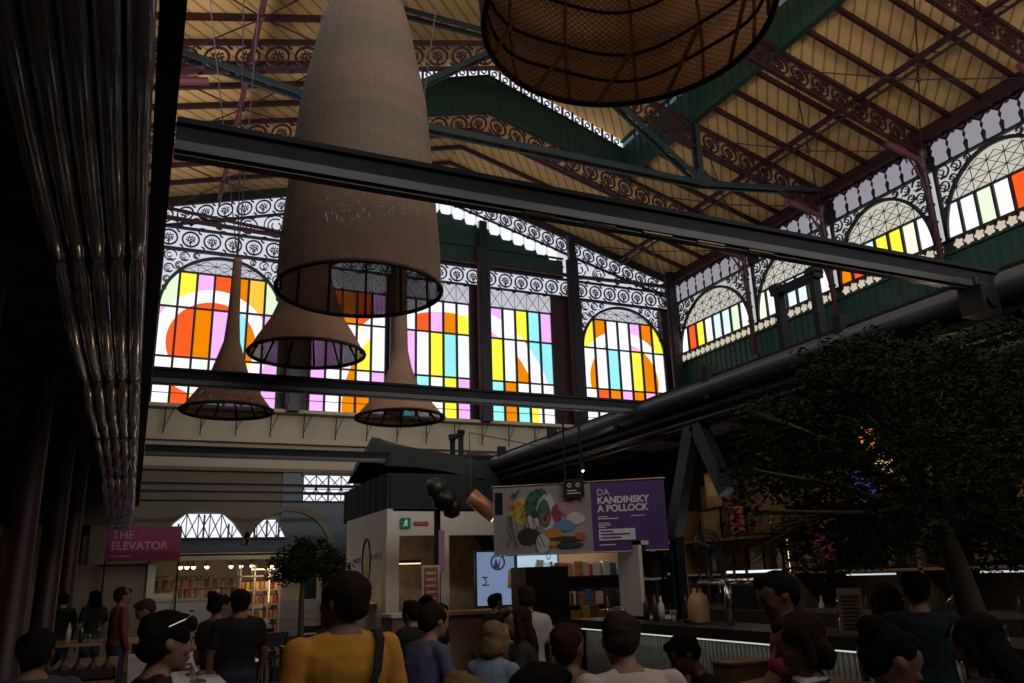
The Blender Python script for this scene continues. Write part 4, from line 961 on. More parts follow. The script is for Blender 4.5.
def books(x0, x1, y, z, n, where, grp, wmin=.02, wmax=.05, hmin=.17, hmax=.24, face=.3, pal=(0, 1, 2, 4, 6, 7, 8, 8)):
    x = x0
    while x < x1:
        c_ = R.choice(pal); w = R.uniform(.11, .15) if R.random() < face else R.uniform(wmin, wmax); h = R.uniform(hmin, hmax)
        o = put('book%d' % c_, lambda: book(goods[c_]), (x, y+R.uniform(0, .04), z), 0, '%s covered book %s' % (cw[c_], where), '%s books %s' % (cw[c_], grp)); o.scale = (w, .5 if w > .1 else 1, h); x += w+.006
books(6.2, 7.65, 12.12, 1.65, 0, 'standing on the top shelf under the banner', 'on the top shelf', face=.6, pal=(0, 2, 4, 6, 7, 8, 8, 0))
books(6.2, 7.65, 12.12, 1.2, 0, 'standing on the middle shelf of the bookshop', 'on the middle shelf', pal=(1, 2, 3, 3, 7, 1))
b = MB(); b.box((0, 0, 0), (1.2, .7, .04)); b.box((.05, .05, -.85), (.1, .1, 0)); b.box((1.1, .05, -.85), (1.15, .1, 0)); b.box((.05, .6, -.85), (.1, .65, 0)); b.box((1.1, .6, -.85), (1.15, .65, 0))
o = b.build('display_table', wood, label='wooden display table of books behind the seated crowd', cat='table'); o.location = (5.0, 10.6, .95)
books(5.76, 6.15, 10.7, .99, 0, 'on the wooden display table', 'on the display table', hmin=.12, hmax=.26)
rk = empty('book_rack', (7.55, 11.6, 0)); tag(rk, 'tall dark rack of red books beside the white framed opening', 'rack')
for z in (.3, .8, 1.1, 1.4, 1.72): b = MB(); b.box((0, 0, z-.02), (.75, .3, z)); b.build('shelf_board', table_black, rk)
for x in (0, .73): b = MB(); b.box((x, 0, 0), (x+.02, .3, 2.0)); b.build('side_panel', table_black, rk)
for z in (.8, 1.1, 1.4, 1.72): books(7.58, 8.24, 11.65, z, 0, 'in the tall dark rack', 'in the tall rack', hmin=.14, hmax=.2, pal=(4, 4, 3, 1, 8, 3))
for x, y, z, w, d_, h, lab in ((5.05, 10.7, .99, .68, .5, .80, 'black box shaped counter unit under the slanting strut'), (6.35, 11.0, .0, .35, .3, 1.15, 'brown wooden box right of the display table of books'), (6.5, 10.3, 0, .6, .5, 1.2, 'brown wooden crate in front of the bookshelves'), (7.15, 11.2, 0, .3, .25, 1.6, 'narrow tall brown box before the bookshelves')):
    t = empty('wooden_box', (x, y, z)); tag(t, lab, 'box'); m = rubber if 'black' in lab else crate_wood
    b = MB()
    for i in range(4): b.box((0, -.01, i*h/4+.01), (w, 0, (i+1)*h/4-.005))
    b.build('front_slats', m, t); b = MB(); b.box((0, 0, 0), (w, d_, h)); b.build('body', m, t)
# white framed opening at the end of the bar
t = empty('white_framed_fridge', (5.72, 8.8, 1.1)); tag(t, 'tall white framed dark glass fridge at the near end of the bookshop', 'fridge')
b = MB(); b.box((0, 0, 0), (.05, .5, .95)); b.box((.52, 0, 0), (.57, .5, .95)); b.box((0, 0, .9), (.57, .5, .95)); b.box((0, 0, 0), (.57, .5, .05)); b.build('frame', white_pl, t)
b = MB(); b.box((.05, .45, .05), (.52, .48, .9)); b.build('back', rubber, t); b = MB(); b.box((.05, .02, .05), (.52, .03, .9)); b.build('glass_door', glass_m, t)
b = MB(); b.tube([(.12, .0, .1), (.36, -.01, .1)], .01, 6); b.build('handle', chrome, t)

# ------------------------------------------------------------------ bar on the right
t = empty('bar_counter', (5.3, 0, 0)); tag(t, 'long black bar counter with lit ribbed front running to the right', 'bar counter')
b = MB(); b.box((-.12, 2.2, 1.02), (.62, 9.7, 1.12)); b.build('counter_top', table_black, t)
b = MB(); b.box((.05, 2.2, 0), (.6, 9.6, 1.02)); b.build('body', dark_wood, t)
b = MB()
for i in range(122): b.tube([(.035, 2.25+i*.06, .1), (.035, 2.25+i*.06, .99)], .026, 6)
b.build('ribbed_front', M_('white_ribbed_panel', (.17, .165, .14), .5), t, True)
b = MB(); b.box((-.06, 2.3, 1.0), (-.045, 9.5, 1.012)); b.build('led_strip', led_m, t)
l = bpy.data.lights.new('bar_led_glow', 'AREA'); l.shape = 'RECTANGLE'; l.size = .03; l.size_y = 7.2; l.energy = .9; l.color = (1, 1, .85)
o = bpy.data.objects.new('bar_led_glow', l); sc.collection.objects.link(o); o.parent = t; o.location = (-.045, 5.9, .995)
amber = M_('amber_ceramic', (.45, .26, .12), .4)
t = empty('drinks_dispenser', (5.55, 7.45, 1.12)); tag(t, 'squat amber stoneware drinks jar on the bar', 'jar')
b = MB(); b.lathe([(.10, 0), (.115, .03), (.115, .2), (.09, .28), (.05, .32), (.05, .36)], 20); b.build('body', amber, t, True); b = MB(); b.tube([(-.1, 0, .05), (-.16, 0, .05)], .012, 6); b.build('tap', chrome, t)
t = empty('beer_tap', (5.6, 7.0, 1.12)); tag(t, 'tall chrome beer tap tower with handles on the bar', 'tap')
b = MB(); b.tube([(0, 0, 0), (0, 0, .42)], .04, 12); b.tube([(0, -.45, .42), (0, .45, .42)], .04, 12); b.build('tower', chrome, t, True)
for i in range(5):
    b = MB(); b.tube([(0, -.38+i*.19, .42), (-.1, -.38+i*.19, .40), (-.1, -.38+i*.19, .32)], .012, 6); b.tube([(-.04, -.38+i*.19, .45), (-.05, -.38+i*.19, .58)], .015, 6); b.build('handle', chrome, t)
t = empty('beer_tap', (5.62, 4.3, 1.12)); tag(t, 'low chrome tap fitting at the near right end of the bar', 'tap')
b = MB(); b.tube([(0, 0, 0), (0, 0, .25), (-.1, 0, .32), (-.2, 0, .25)], .02, 10); b.build('spout', chrome, t, True); b = MB(); b.tube([(0, .05, .05), (-.1, .12, .08)], .01, 6); b.build('handle', chrome, t)
def glass_cup():
    t = empty('drinking_glass', (0, 0, 0)); tag(t, 'x', 'glass'); b = MB(); b.lathe([(.03, .004), (.04, .13), (.036, .13), (.027, .012)], 12); b.build('bowl', glass_m, t, True); b = MB(); b.lathe([(.031, 0), (.031, .006)], 12); b.build('base', glass_m, t); return t
def bottle(m, key):
    return lambda: jar(0, 0, 0, m, .036, .30, 'x', 'x', 'bottle', 'bottle', True)
bm = {'dark green': M_('bottle_green', (.02, .05, .02), .15), 'brown': M_('bottle_brown', (.08, .03, .01), .15), 'clear': glass_m, 'white': goods[8]}
bk = list(bm)
for i in range(34):
    y = 3.0+i*.235+R.uniform(-.04, .04)
    if y > 9.5 or abs(y-7.45) < .17 or abs(y-4.3) < .1 or abs(y-7) < .5: continue
    if R.random() < .45: put('glass', glass_cup, (5.5+R.uniform(-.08, .1), y, 1.12), 0, 'clear drinking glass standing on the black bar', 'glasses on the bar')
    else: n_ = R.choice(bk); put('b'+n_, bottle(bm[n_], n_), (5.62+R.uniform(-.08, .1), y, 1.12), 0, n_+' bottle standing on the black bar', n_+' bottles on the bar')
def sign(name, x, y, z, w, h, m, lab, rz=0, lines=0, lm=None, txt=None):
    t = empty(name, (x, y, z), rz); tag(t, lab, 'sign'); b = MB(); b.box((-w/2, 0, 0), (w/2, .02, h)); b.build('board', m, t)
    if lines:
        b = MB()
        for i in range(lines): b.box((-w*.38, -.006, h*(.12+.78*i/lines)), (w*.38*(1 if i % 3 else .7), 0, h*(.12+.78*i/lines)+h*.025))
        b.build('print_lines', lm or goods[3], t)
    if z > 1.3: b = MB(); b.tube([(-w*.4, .01, h), (-w*.4, .01, 3.75-z)], .005, 4); b.tube([(w*.4, .01, h), (w*.4, .01, 3.75-z)], .005, 4); b.build('hanging_cord', rubber, t)
    if txt: text('lettering', txt, h*.6, (0, -.01, h*.25), (PI/2, 0, 0), lm or lw, t, align='CENTER')
    return t
tan_p = M_('tan_menu_paper', (.26, .20, .12), .8)
sign('menu_board', 5.45, 5.25, 1.12, .19, .36, tan_p, 'tan paper menu with printed lines standing on the bar', -.7, 9, goods[3])
sign('magenta_notice', 6.3, 6.3, 1.72, .2, .3, M_('magenta_paper', (.32, .02, .08)), 'small magenta notice hanging behind the bar', -.7, 3, lt)
sign('stall_sign', 7.2, 6.6, 2.05, .5, .12, rubber, 'small black stall sign with white letters behind the tree', -.7, 0, lw, 'TERRA')
sign('stall_sign', 7.0, 4.25, 1.38, .45, .11, rubber, 'small black stall sign with letters at the right edge', -.9, 0, lw, 'LA BIRRA')
# back bar: shelves with crates, frames and bottles
bb = empty('back_bar', (8.0, 0, 0)); tag(bb, 'wooden back bar shelving behind the bar counter', 'shelving')
for z in (1.0, 1.62, 2.12): b = MB(); b.box((0, 4.5, z-.03), (.45, 11.0, z)); b.build('shelf_board', wood if z > 1.5 else dark_wood, bb)
b = MB(); b.box((.45, 4.5, 0), (.5, 11.0, 3.0)); b.build('back_panel', crate_wood, bb)
for y in (4.5, 6.6, 8.6, 10.95): b = MB(); b.box((0, y, 0), (.45, y+.05, 2.6)); b.build('upright', crate_wood, bb)
b = MB(); b.box((.1, 8.75, 1.62), (.12, 8.77, 2.05)); b.build('strip_light', warm_soft, bb)
for y in (9.5, 7.4, 5.6): b = MB(); b.box((.05, y-.35, 1.55), (.1, y+.35, 1.57)); b.build('under_shelf_led', EM('cool_shelf_led', (.75, .85, .9), .7), bb)
l = bpy.data.lights.new('back_bar_glow', 'AREA'); l.shape = 'RECTANGLE'; l.size = .1; l.size_y = 5.5; l.energy = 6; l.color = (1, .72, .42); o = bpy.data.objects.new('back_bar_glow', l); sc.collection.objects.link(o); o.location = (7.75, 8, 3.1); o.rotation_euler = (0, -.25, 0)
def crate(w, h, d_=.3):
    def f():
        t = empty('wooden_crate', (0, 0, 0)); tag(t, 'x', 'crate')
        b = MB(); b.box((0, 0, 0), (.02, w, h)); b.box((0, 0, 0), (d_, .02, h)); b.box((0, w-.02, 0), (d_, w, h)); b.box((0, 0, h-.02), (d_, w, h)); b.build('box', crate_wood, t)
        b = MB(); b.box((-.005, w*.2, h*.3), (0, w*.8, h*.7)); b.build('printed_label', tan_p, t); return t
    return f
for y, z, w, h, lab in ((10.05, 2.12, .5, .45, 'pale wooden crate on the top shelf beside the A-shaped strut'), (9.95, 2.6, .42, .55, 'tall pale wooden crate topmost beside the A-shaped strut'), (9.2, 1.66, .32, .34, 'small light wooden crate on the middle shelf, left end'), (8.15, 1.66, .42, .36, 'wide wooden crate on the middle shelf behind the foliage'), (7.1, 2.12, .5, .4, 'wooden crate on the top shelf behind the foliage'), (5.6, 1.66, .4, .34, 'wooden crate on the middle shelf near the right edge')):
    o = crate(w, h)(); o.location = (8.05, y, z); o['label'] = lab
pf_ = empty('framed_print', (8.02, 9.45, 2.14)); tag(pf_, 'small framed red and black print on the top shelf', 'picture')
b = MB(); b.box((0, 0, 0), (.03, .38, .46)); b.build('frame', rubber, pf_); b = MB(); b.box((-.01, .04, .04), (0, .34, .42)); b.build('print', goods[0], pf_); b = MB(); b.ball((-.01, .19, .2), (.01, .08, .12), 10, 6); b.build('figure', goods[4], pf_)
for z in (1.03, 1.65, 2.12):
    for i in range(26):
        y = 4.7+i*.24+R.uniform(-.03, .03)
        if R.random() < .15: continue
        if z > 1.5 and any(a-.08 < y < a+w_+.1 for a, w_, zz in ((10.05, .5, 2.12), (9.45, .4, 2.12), (9.2, .32, 1.65), (8.15, .42, 1.65), (7.1, .5, 2.12), (5.6, .4, 1.65)) if abs(zz-z) < .1): continue
        n_ = R.choice(bk); put('b'+n_, None if 'b'+n_ in protos else bottle(bm[n_], n_), (8.1+R.uniform(0, .1), y, z), 0, '%s bottle on the %s back bar shelf' % (n_, {1.03: 'lowest', 1.65: 'middle', 2.12: 'top'}[z]), '%s bottles on the %s back bar shelf' % (n_, {1.03: 'lowest', 1.65: 'middle', 2.12: 'top'}[z]))
t = empty('round_fan', (6.4, 8.3, 1.95)); tag(t, 'small round wire fan beside the wooden crate', 'fan')
fn = lambda u, v, w: (u, -w, v)
b = MB()
for r in (.06, .11, .16, .2): b.arc(0, 0, r-.004, r+.004, 0, 2*PI, 20, 0, .02, fn)
b.build('grille', grey_steel, t); b = MB(); b.ball((0, .03, 0), (.04, .06, .04)); b.tube([(0, .05, 0), (0, .05, -.7)], .02, 6); b.build('motor', grey_steel, t)
b = MB()
for i in range(3): a = 2*PI*i/3; b.prism([(.02*math.cos(a), .02*math.sin(a)), (.15*math.cos(a-.3), .15*math.sin(a-.3)), (.15*math.cos(a+.4), .15*math.sin(a+.4))], -.03, -.02, fn)
b.build('blade', grey_steel, t)
t = empty('espresso_machine', (5.6, 9.6, 1.12)); tag(t, 'dark box shaped coffee machine with bright top edge on the bar', 'machine')
t.location = (7.0, 8.2, 1.2)
b = MB(); b.box((-.25, -.2, 0), (.25, .2, .42)); b.build('body', rubber, t); b = MB(); b.box((-.26, -.21, .42), (.26, .21, .45)); b.build('top_edge', EM('emissive_top_edge', (.8, .85, .9), 1.2), t); b = MB(); b.box((-.2, -.22, .1), (.2, -.2, .3)); b.build('panel', chrome, t)  # machine's top edge is given an emission colour
b = MB(); b.box((6.6, 4.6, 0), (7.4, 9.6, 1.2)); b.build('work_counter', dark_wood, label='dark inner work counter behind the bar', cat='counter')
# ceiling spots over the bar (one bright, seen through leaves)
for x, y, z, lab in ((6.9, 5.0, 3.25, 'small bright spot lamp glinting through the tree crown'), (7.9, 4.5, 3.0, 'small bright spot lamp near the right edge'), (5.95, 10.5, 3.15, 'small round spot lamp on the track above the banner')):
    t = empty('spot_lamp', (x, y, z)); tag(t, lab, 'lamp'); b = MB(); b.tube([(0, 0, 0), (0, 0, .12)], .035, 10); b.tube([(0, 0, .12), (0, 0, 3.8-z)], .008, 5); b.build('housing', rubber, t); b = MB(); b.ball((0, 0, -.005), .022, 8, 6); b.build('bulb', warm_lamp, t)
    l = bpy.data.lights.new('spot_glow', 'POINT'); l.energy = 4; l.color = (1, .75, .5); l.shadow_soft_size = .03; o = bpy.data.objects.new('spot_glow', l); sc.collection.objects.link(o); o.parent = t; o.location = (0, 0, -.06)
for i, (px_, py_, c_) in enumerate(((869, 437, 'orange'), (884, 466, 'amber'), (856, 478, 'blue'), (868, 495, 'violet'))):
    p = atX(px_, py_, 7.6); t = empty('coloured_lantern', p); tag(t, 'small %s glowing lantern seen through the big tree crown' % c_, 'lantern')
    b = MB(); b.lathe([(.02, -.16), (.09, -.1), (.11, 0), (.09, .1), (.03, .15)], 12); b.build('shade', EM('glow_'+c_, {'orange': (1, .25, .06), 'amber': (1, .6, .3), 'blue': (.06, .06, .30), 'violet': (.08, .06, .28)}[c_], .9 if i < 2 else .5), t, True)
    b = MB(); b.tube([(0, 0, .15), (0, 0, 3.88-p.z)], .008, 5); b.build('cord', rubber, t)

# ------------------------------------------------------------------ trees
def leaves(b, n, sample, s0, s1, rnd, droop=.5):
    for i in range(n):
        p = Vector(sample()); a = rnd.uniform(0, 2*PI); d = Vector((math.cos(a), math.sin(a), rnd.uniform(-1.2, .4)*droop*1.5)).normalized()
        L = rnd.uniform(s0, s1); w = L*rnd.uniform(.28, .4); u = Vector((rnd.uniform(-1, 1), rnd.uniform(-1, 1), rnd.uniform(-.3, 1))); s = d.cross(u).normalized(); nn = s.cross(d)*L*.08
        b.add([p, p+d*L*.5+s*w/2-nn, p+d*L, p+d*L*.5-s*w/2-nn], [(0, 1, 2), (0, 2, 3)], 0 if rnd.random() < .6 else 1)
def tree(base, trunk, blobs, n, label, s0, s1, seed, branches=14, tr=.08):
    rnd = random.Random(seed); t = empty('olive_tree', base); tag(t, label, 'tree'); B = Vector(base)
    b = MB(); b.tube([Vector(p)-B for p in trunk], [tr*(1.25-.55*i/(len(trunk)-1)) for i in range(len(trunk))], 10); b.build('trunk', bark, t, True)
    top = Vector(trunk[-1])-B
    b = MB()
    for i in range(branches):
        c, r = rnd.choice(blobs); c = Vector(c)-B; e = c+Vector((rnd.uniform(-1, 1)*r[0], rnd.uniform(-1, 1)*r[1], rnd.uniform(-1, 1)*r[2]))*.7
        m = (top+e)/2+Vector((rnd.uniform(-.1, .1), rnd.uniform(-.1, .1), rnd.uniform(.0, .2))); q = top if i % 2 else (Vector(trunk[-2])-B+top)/2
        b.tube([q, (q+m)/2+Vector((0, 0, .05)), m, e], [tr*.45, tr*.3, tr*.2, tr*.06], 6)
        for k in range(3): f = e+Vector((rnd.uniform(-.3, .3), rnd.uniform(-.3, .3), rnd.uniform(-.3, .2)))*r[0]; b.tube([m+(e-m)*rnd.random(), f], [tr*.1, tr*.03], 4)
    b.build('branches', bark, t, True)
    b = MB(); wts = [r[0]*r[1]*r[2] for _, r in blobs]
    def sample():
        while True:
            c, r = rnd.choices(blobs, wts)[0]
            v = Vector([rnd.gauss(0, 1) for _ in range(3)]).normalized()*rnd.random()**.45
            p = Vector((c[0]+v.x*r[0], c[1]+v.y*r[1], c[2]+v.z*r[2]))
            if noise.noise(p*2.6/max(.4, blobs[0][1][0])) > -.13: return p-B
    leaves(b, n, sample, s0, s1, rnd); b.build('foliage', [leaf_m, leaf2_m], t, kind=None)
    b = MB(); k = tr*3.2; b.lathe([(k*.75, 0), (k, .4), (k*1.05, .42), (k*.95, .42), (k*.9, .36)], 20, (0, 0, 0)); b.build('pot', M_('clay_pot_%d' % seed, (.30, .12, .05) if tr < .06 else (.08, .07, .06)), t, True)
    return t
Yt = 3.6
A = lambda x, y, dy=0: tuple(at(x, y, Yt+dy))
tb = (4.82, 3.6, 0)
tree(tb, [tb, (4.80, 3.6, .6), A(985, 655), A(968, 600), A(952, 555), A(935, 520)],
     [(A(900, 440), (1.05, .8, .62)), (A(800, 430, .1), (.34, .5, .44)), (A(775, 505, .1), (.20, .35, .28)), (A(830, 535, .2), (.30, .4, .26)), (A(1000, 400, .2), (.8, .8, .62)), (A(900, 375, .3), (.7, .6, .36)), (A(990, 520, .2), (.75, .6, .45)), (A(840, 385), (.45, .5, .30)), (A(742, 480), (.10, .2, .24)), (A(890, 545), (.26, .3, .16)), (A(755, 400), (.12, .2, .12)), (A(795, 545), (.22, .35, .20)), (A(748, 520), (.10, .2, .16))],
     34000, 'large dark leafy olive tree with a leaning trunk at the right', .032, .066, 5, 30, .085)
tree((1.87, 10.2, 0), [(1.87, 10.2, .2), (1.87, 10.2, .8), (1.86, 10.2, 1.5), (1.87, 10.2, 1.75)],
     [((1.9, 10.2, 1.93), (.42, .42, .25)), ((1.65, 10.2, 1.85), (.25, .25, .2)), ((2.2, 10.2, 1.84), (.26, .25, .22)), ((1.9, 10.2, 2.1), (.25, .25, .13))], 3600, 'small round-crowned olive tree in front of the lit shelving', .05, .08, 9, 12, .035)
tree((6.15, 9.3, 0), [(6.15, 9.3, 1.12), (6.15, 9.3, 1.5), (6.15, 9.28, 1.9)], [((6.15, 9.3, 2.05), (.22, .2, .22)), ((6.2, 9.3, 1.75), (.12, .12, .15))], 420, 'little leafy plant beside the purple banner above the fridge', .05, .08, 11, 5, .02)

# ------------------------------------------------------------------ tables, stools and table things
def stool(seat_m=table_black):
    def f():
        t = empty('bar_stool', (0, 0, 0)); tag(t, 'x', 'stool')
        b = MB(); b.lathe([(.02, .60), (.17, .61), (.175, .64), (.15, .66), (.01, .665)], 18); b.build('seat', seat_m, t, True)
        for sx in (-1, 1):
            for sy in (-1, 1): b = MB(); b.tube([(sx*.10, sy*.10, .61), (sx*.19, sy*.19, 0)], .013, 6); b.build('leg', black_steel, t)
        b = MB(); b.tube([(.16*math.cos(a), .16*math.sin(a), .22) for a in [2*PI*i/16 for i in range(17)]], .008, 5); b.build('foot_ring', black_steel, t); return t
    return f
def table(w, d_, h, m):
    def f():
        t = empty('high_table', (0, 0, 0)); tag(t, 'x', 'table')
        b = MB(); b.box((-w/2, -d_/2, h-.04), (w/2, d_/2, h)); b.build('tabletop', m, t)
        for sx in (-1, 1):
            for sy in (-1, 1): b = MB(); b.box((sx*(w/2-.08)-.025, sy*(d_/2-.08)-.025, 0), (sx*(w/2-.08)+.025, sy*(d_/2-.08)+.025, h-.04)); b.build('leg', black_steel, t)
        return t
    return f
o = table(.72, 4.0, .92, table_white)(); o.location = (.40, 9.2, 0); o['label'] = 'long white communal table with place mats at the lower left'
o = table(1.5, 1.1, .92, wood)(); o.location = (-.55, 14.6, 0); o['label'] = 'pale wooden table with bottles on it, far left'
o = table(.6, 3.2, .92, crate_wood)(); o.location = (-.36, 9.4, 0); o['label'] = 'brown table with a tray of bottles beside the white communal table'
def mat_():
    t = empty('place_mat', (0, 0, 0)); tag(t, 'x', 'place mat'); b = MB(); b.box((-.15, -.2, 0), (.15, .2, .003)); b.build('sheet', paper, t); b = MB(); b.box((-.10, -.15, .003), (.02, .15, .004)); b.build('printed_column', canopy_m, t); return t
for i in range(7): put('mat', mat_, (.60, 7.5+i*.56, .921), 0, 'white paper place mat on the long communal table', 'place mats on the communal table')
# rows of dark tables with pale menus in the middle distance
rows = ['nearest row left', 'nearest row middle', 'nearest row right', 'second row left', 'second row middle', 'second row right', 'third row left', 'third row middle', 'third row right', 'far row left', 'far row middle', 'far row right']
i = 0
for y, xs in ((8.2, (1.55, 2.65, 3.75)), (11.3, (1.2, 2.5, 3.2+.2)), (13.2, (1.5, 2.5, 3.4)), (16.2, (1.3, 2.4, 3.3))):
    for x in xs:
        o = put('dt', table(.7, .7, .76, table_black), (x, y, 0), 0, 'square dark dining table, %s of the middle tables' % rows[i]); i += 1
        if 'group' in o: del o['group']
def menu_():
    t = empty('menu_sheet', (0, 0, 0)); tag(t, 'x', 'menu'); b = MB(); b.box((-.11, -.15, 0), (.11, .15, .003)); b.build('sheet', paper, t); b = MB(); b.box((-.08, -.1, .003), (.08, -.05, .004)); b.build('printed_line', goods[3], t); return t
def chair_():
    t = empty('dining_chair', (0, 0, 0)); tag(t, 'x', 'chair'); b = MB(); b.box((-.2, -.2, .43), (.2, .2, .46)); b.build('seat', table_black, t)
    b = MB(); b.box((-.2, .18, .62), (.2, .21, .86)); b.build('backrest', table_black, t)
    for sx in (-1, 1):
        b = MB(); b.box((sx*.18-.015, .18, 0), (sx*.18+.015, .21, .86)); b.build('leg', black_steel, t); b = MB(); b.box((sx*.18-.015, -.2, 0), (sx*.18+.015, -.17, .43)); b.build('leg', black_steel, t)
    return t
dts = [(o.location.x, o.location.y) for o in sc.objects if o.get('label', '').startswith('square dark')]
for x, y in dts:
    for q in (-1, 1): put('menu', menu_, (x+q*.17, y+R.uniform(-.1, .1), .762), q*.1, 'pale menu sheet lying on a square dark table', 'menu sheets on the dark tables')
    put('chair', chair_, (x, y+.62, 0), 0, 'plain dark dining chair at a square dark table', 'chairs at the dark tables'); put('chair', chair_, (x, y-.62, 0), PI, 'plain dark dining chair at a square dark table', 'chairs at the dark tables')
for (x, y, n_, lab) in ((-.40, 14.4, 'clear', 'tall clear water bottle on the pale wooden table'), (-.62, 14.3, 'dark green', 'dark green bottle on the pale wooden table'), (-.15, 14.2, 'brown', 'brown bottle on the pale wooden table'), (-.8, 14.5, 'white', 'white bottle on the pale wooden table')):
    o = bottle(bm[n_], n_)(); o.location = (x, y, .92); o['label'] = lab; del o['group']
put('glass', None, (-.52, 14.15, .92), 0, 'drinking glass among the bottles on the pale wooden table', 'glasses on the pale wooden table')
put('glass', None, (-.28, 14.05, .92), 0, 'drinking glass among the bottles on the pale wooden table', 'glasses on the pale wooden table')
put('glass', None, (.52, 7.35, .924), 0, 'drinking glass at the near end of the communal table', None)['group'] = 'glass at the table end'
t = empty('bottle_tray', (-.36, 8.35, .92)); tag(t, 'dark wooden tray holding small bottles on the brown table', 'tray')
b = MB(); b.box((-.3, -.15, 0), (.3, .15, .015)); b.build('base', goods[3], t)
for a_, c_ in (((-.3, -.15, 0), (.3, -.135, .09)), ((-.3, .135, 0), (.3, .15, .09)), ((-.3, -.15, 0), (-.285, .15, .09)), ((.285, -.15, 0), (.3, .15, .09))): b = MB(); b.box(a_, c_); b.build('side', goods[3], t)
for i in range(5): put('kb', None, (-.59+i*.115, 8.35, .935), 0, 'small dark bottle standing in the wooden tray', 'bottles in the wooden tray').scale = (.9, .9, .62)

# ------------------------------------------------------------------ people
skin_ms = [M_('skin_light', (.30, .15, .10), .6, 0, .08, 8), M_('skin_tan', (.20, .095, .06), .6, 0, .08, 8), M_('skin_olive', (.32, .18, .12), .6, 0, .08, 8)]
hair_ms = {'black': M_('black_hair', (.008, .007, .007), .95, 0, .5, 30, 1.0, 130, spec=.08), 'brown': M_('dark_brown_hair', (.022, .012, .008), .95, 0, .5, 30, 1.0, 130, spec=.08), 'auburn': M_('auburn_hair', (.040, .012, .007), .95, 0, .5, 30, 1.0, 130, spec=.08), 'blond': M_('dark_blond_hair', (.17, .11, .06), .95, 0, .4, 30, 1, 130, spec=.08), 'grey': M_('short_greying_hair', (.035, .026, .022), .95, 0, .5, 30, 1, 130, spec=.08)}
eye_m = M_('dark_eyes', (.01, .008, .008), .2); lip_m = M_('lips', (.20, .06, .05), .5)
jeans = M_('dark_blue_jeans', (.02, .028, .05), .8, 0, .2, 10, .2, 60); shoe_m = M_('dark_shoes', (.02, .02, .02), .6)
def cap(b, p, q, r0, r1, n=12):
    p = Vector(p); q = Vector(q); d = (q-p).normalized(); L = (q-p).length
    pts = []; rs = []
    for a in (80, 55, 30, 0): pts.append(p-d*r0*math.sin(math.radians(a))); rs.append(r0*math.cos(math.radians(a)))
    for a in (0, 30, 55, 80): pts.append(q+d*r1*math.sin(math.radians(a))); rs.append(r1*math.cos(math.radians(a)))
    b.tube(pts, rs, n)
def rings(b, rr, n=20, xf=None):
    vs = []
    for (z, rx, ry, yo) in rr:
        for k_ in range(n):
            a = 2*PI*k_/n; c_, s_ = math.cos(a), math.sin(a)
            v = Vector((rx*math.copysign(abs(c_)**.9, c_), yo+ry*math.copysign(abs(s_)**.9, s_), z)); vs.append(xf(v) if xf else v)
    fs = [tuple(range(n))[::-1]]
    for i in range(len(rr)-1):
        for k_ in range(n): fs.append((i*n+k_, i*n+(k_+1) % n, (i+1)*n+(k_+1) % n, (i+1)*n+k_))
    fs.append(tuple(range((len(rr)-1)*n, len(rr)*n))); b.add(vs, fs)
def fuse(b, name, mats, parent, vox, smooth=3, wr_=0, paint=None, cut=None):
    """one continuous surface from overlapping volumes"""
    me = b.mesh('tmp', mats); o = bpy.data.objects.new('tmp', me); sc.collection.objects.link(o)
    m = o.modifiers.new('r', 'REMESH'); m.mode = 'VOXEL'; m.voxel_size = vox
    s = o.modifiers.new('s', 'SMOOTH'); s.factor = .5; s.iterations = smooth
    dg = bpy.context.evaluated_depsgraph_get(); me2 = bpy.data.meshes.new_from_object(o.evaluated_get(dg)); bpy.data.objects.remove(o)
    me2.name = name; me2.materials.clear()
    for x in mats: me2.materials.append(x)
    if wr_:
        nn = [v.normal.copy() for v in me2.vertices]
        for v, nv in zip(me2.vertices, nn): v.co += nv*wr_*(noise.noise(v.co*9)+.6*noise.noise(v.co*22))
    for p in me2.polygons:
        p.use_smooth = True
        p.material_index = paint(p.center) if paint else 0
    ob = bpy.data.objects.new(name, me2); sc.collection.objects.link(ob); ob.parent = parent; return ob
def hand(b, wrist, d, nrm, side, s=1.0, curl=.5):
    d = Vector(d).normalized(); nrm = Vector(nrm).normalized(); sd = d.cross(nrm).normalized()*side; w = Vector(wrist)
    cap(b, w, w+d*.03*s, .024*s, .026*s, 8)
    for k_, (o_, ln, r) in enumerate(((-.030, .070, .0085), (-.010, .078, .009), (.010, .072, .0088), (.029, .058, .008))):
        a = w+d*.03*s+sd*o_*.7*s; kn = w+d*.088*s+sd*o_*s; cap(b, a, kn, .013*s, .0115*s, 8)
        p1 = kn+(d*math.cos(curl*.7)+nrm*math.sin(curl*.7))*ln*.5*s; p2 = p1+(d*math.cos(curl*2)+nrm*math.sin(curl*2))*ln*.45*s
        cap(b, kn, p1, r*1.15*s, r*s, 8); cap(b, p1, p2, r*s, r*.85*s, 8)
    a = w+d*.025*s-sd*.022*s; m_ = a+(d*.6-sd*.75+nrm*.2).normalized()*.045*s; e = m_+(d*.85-sd*.3+nrm*.35).normalized()*.032*s
    cap(b, a, m_, .013*s, .0105*s, 8); cap(b, m_, e, .010*s, .0085*s, 8)
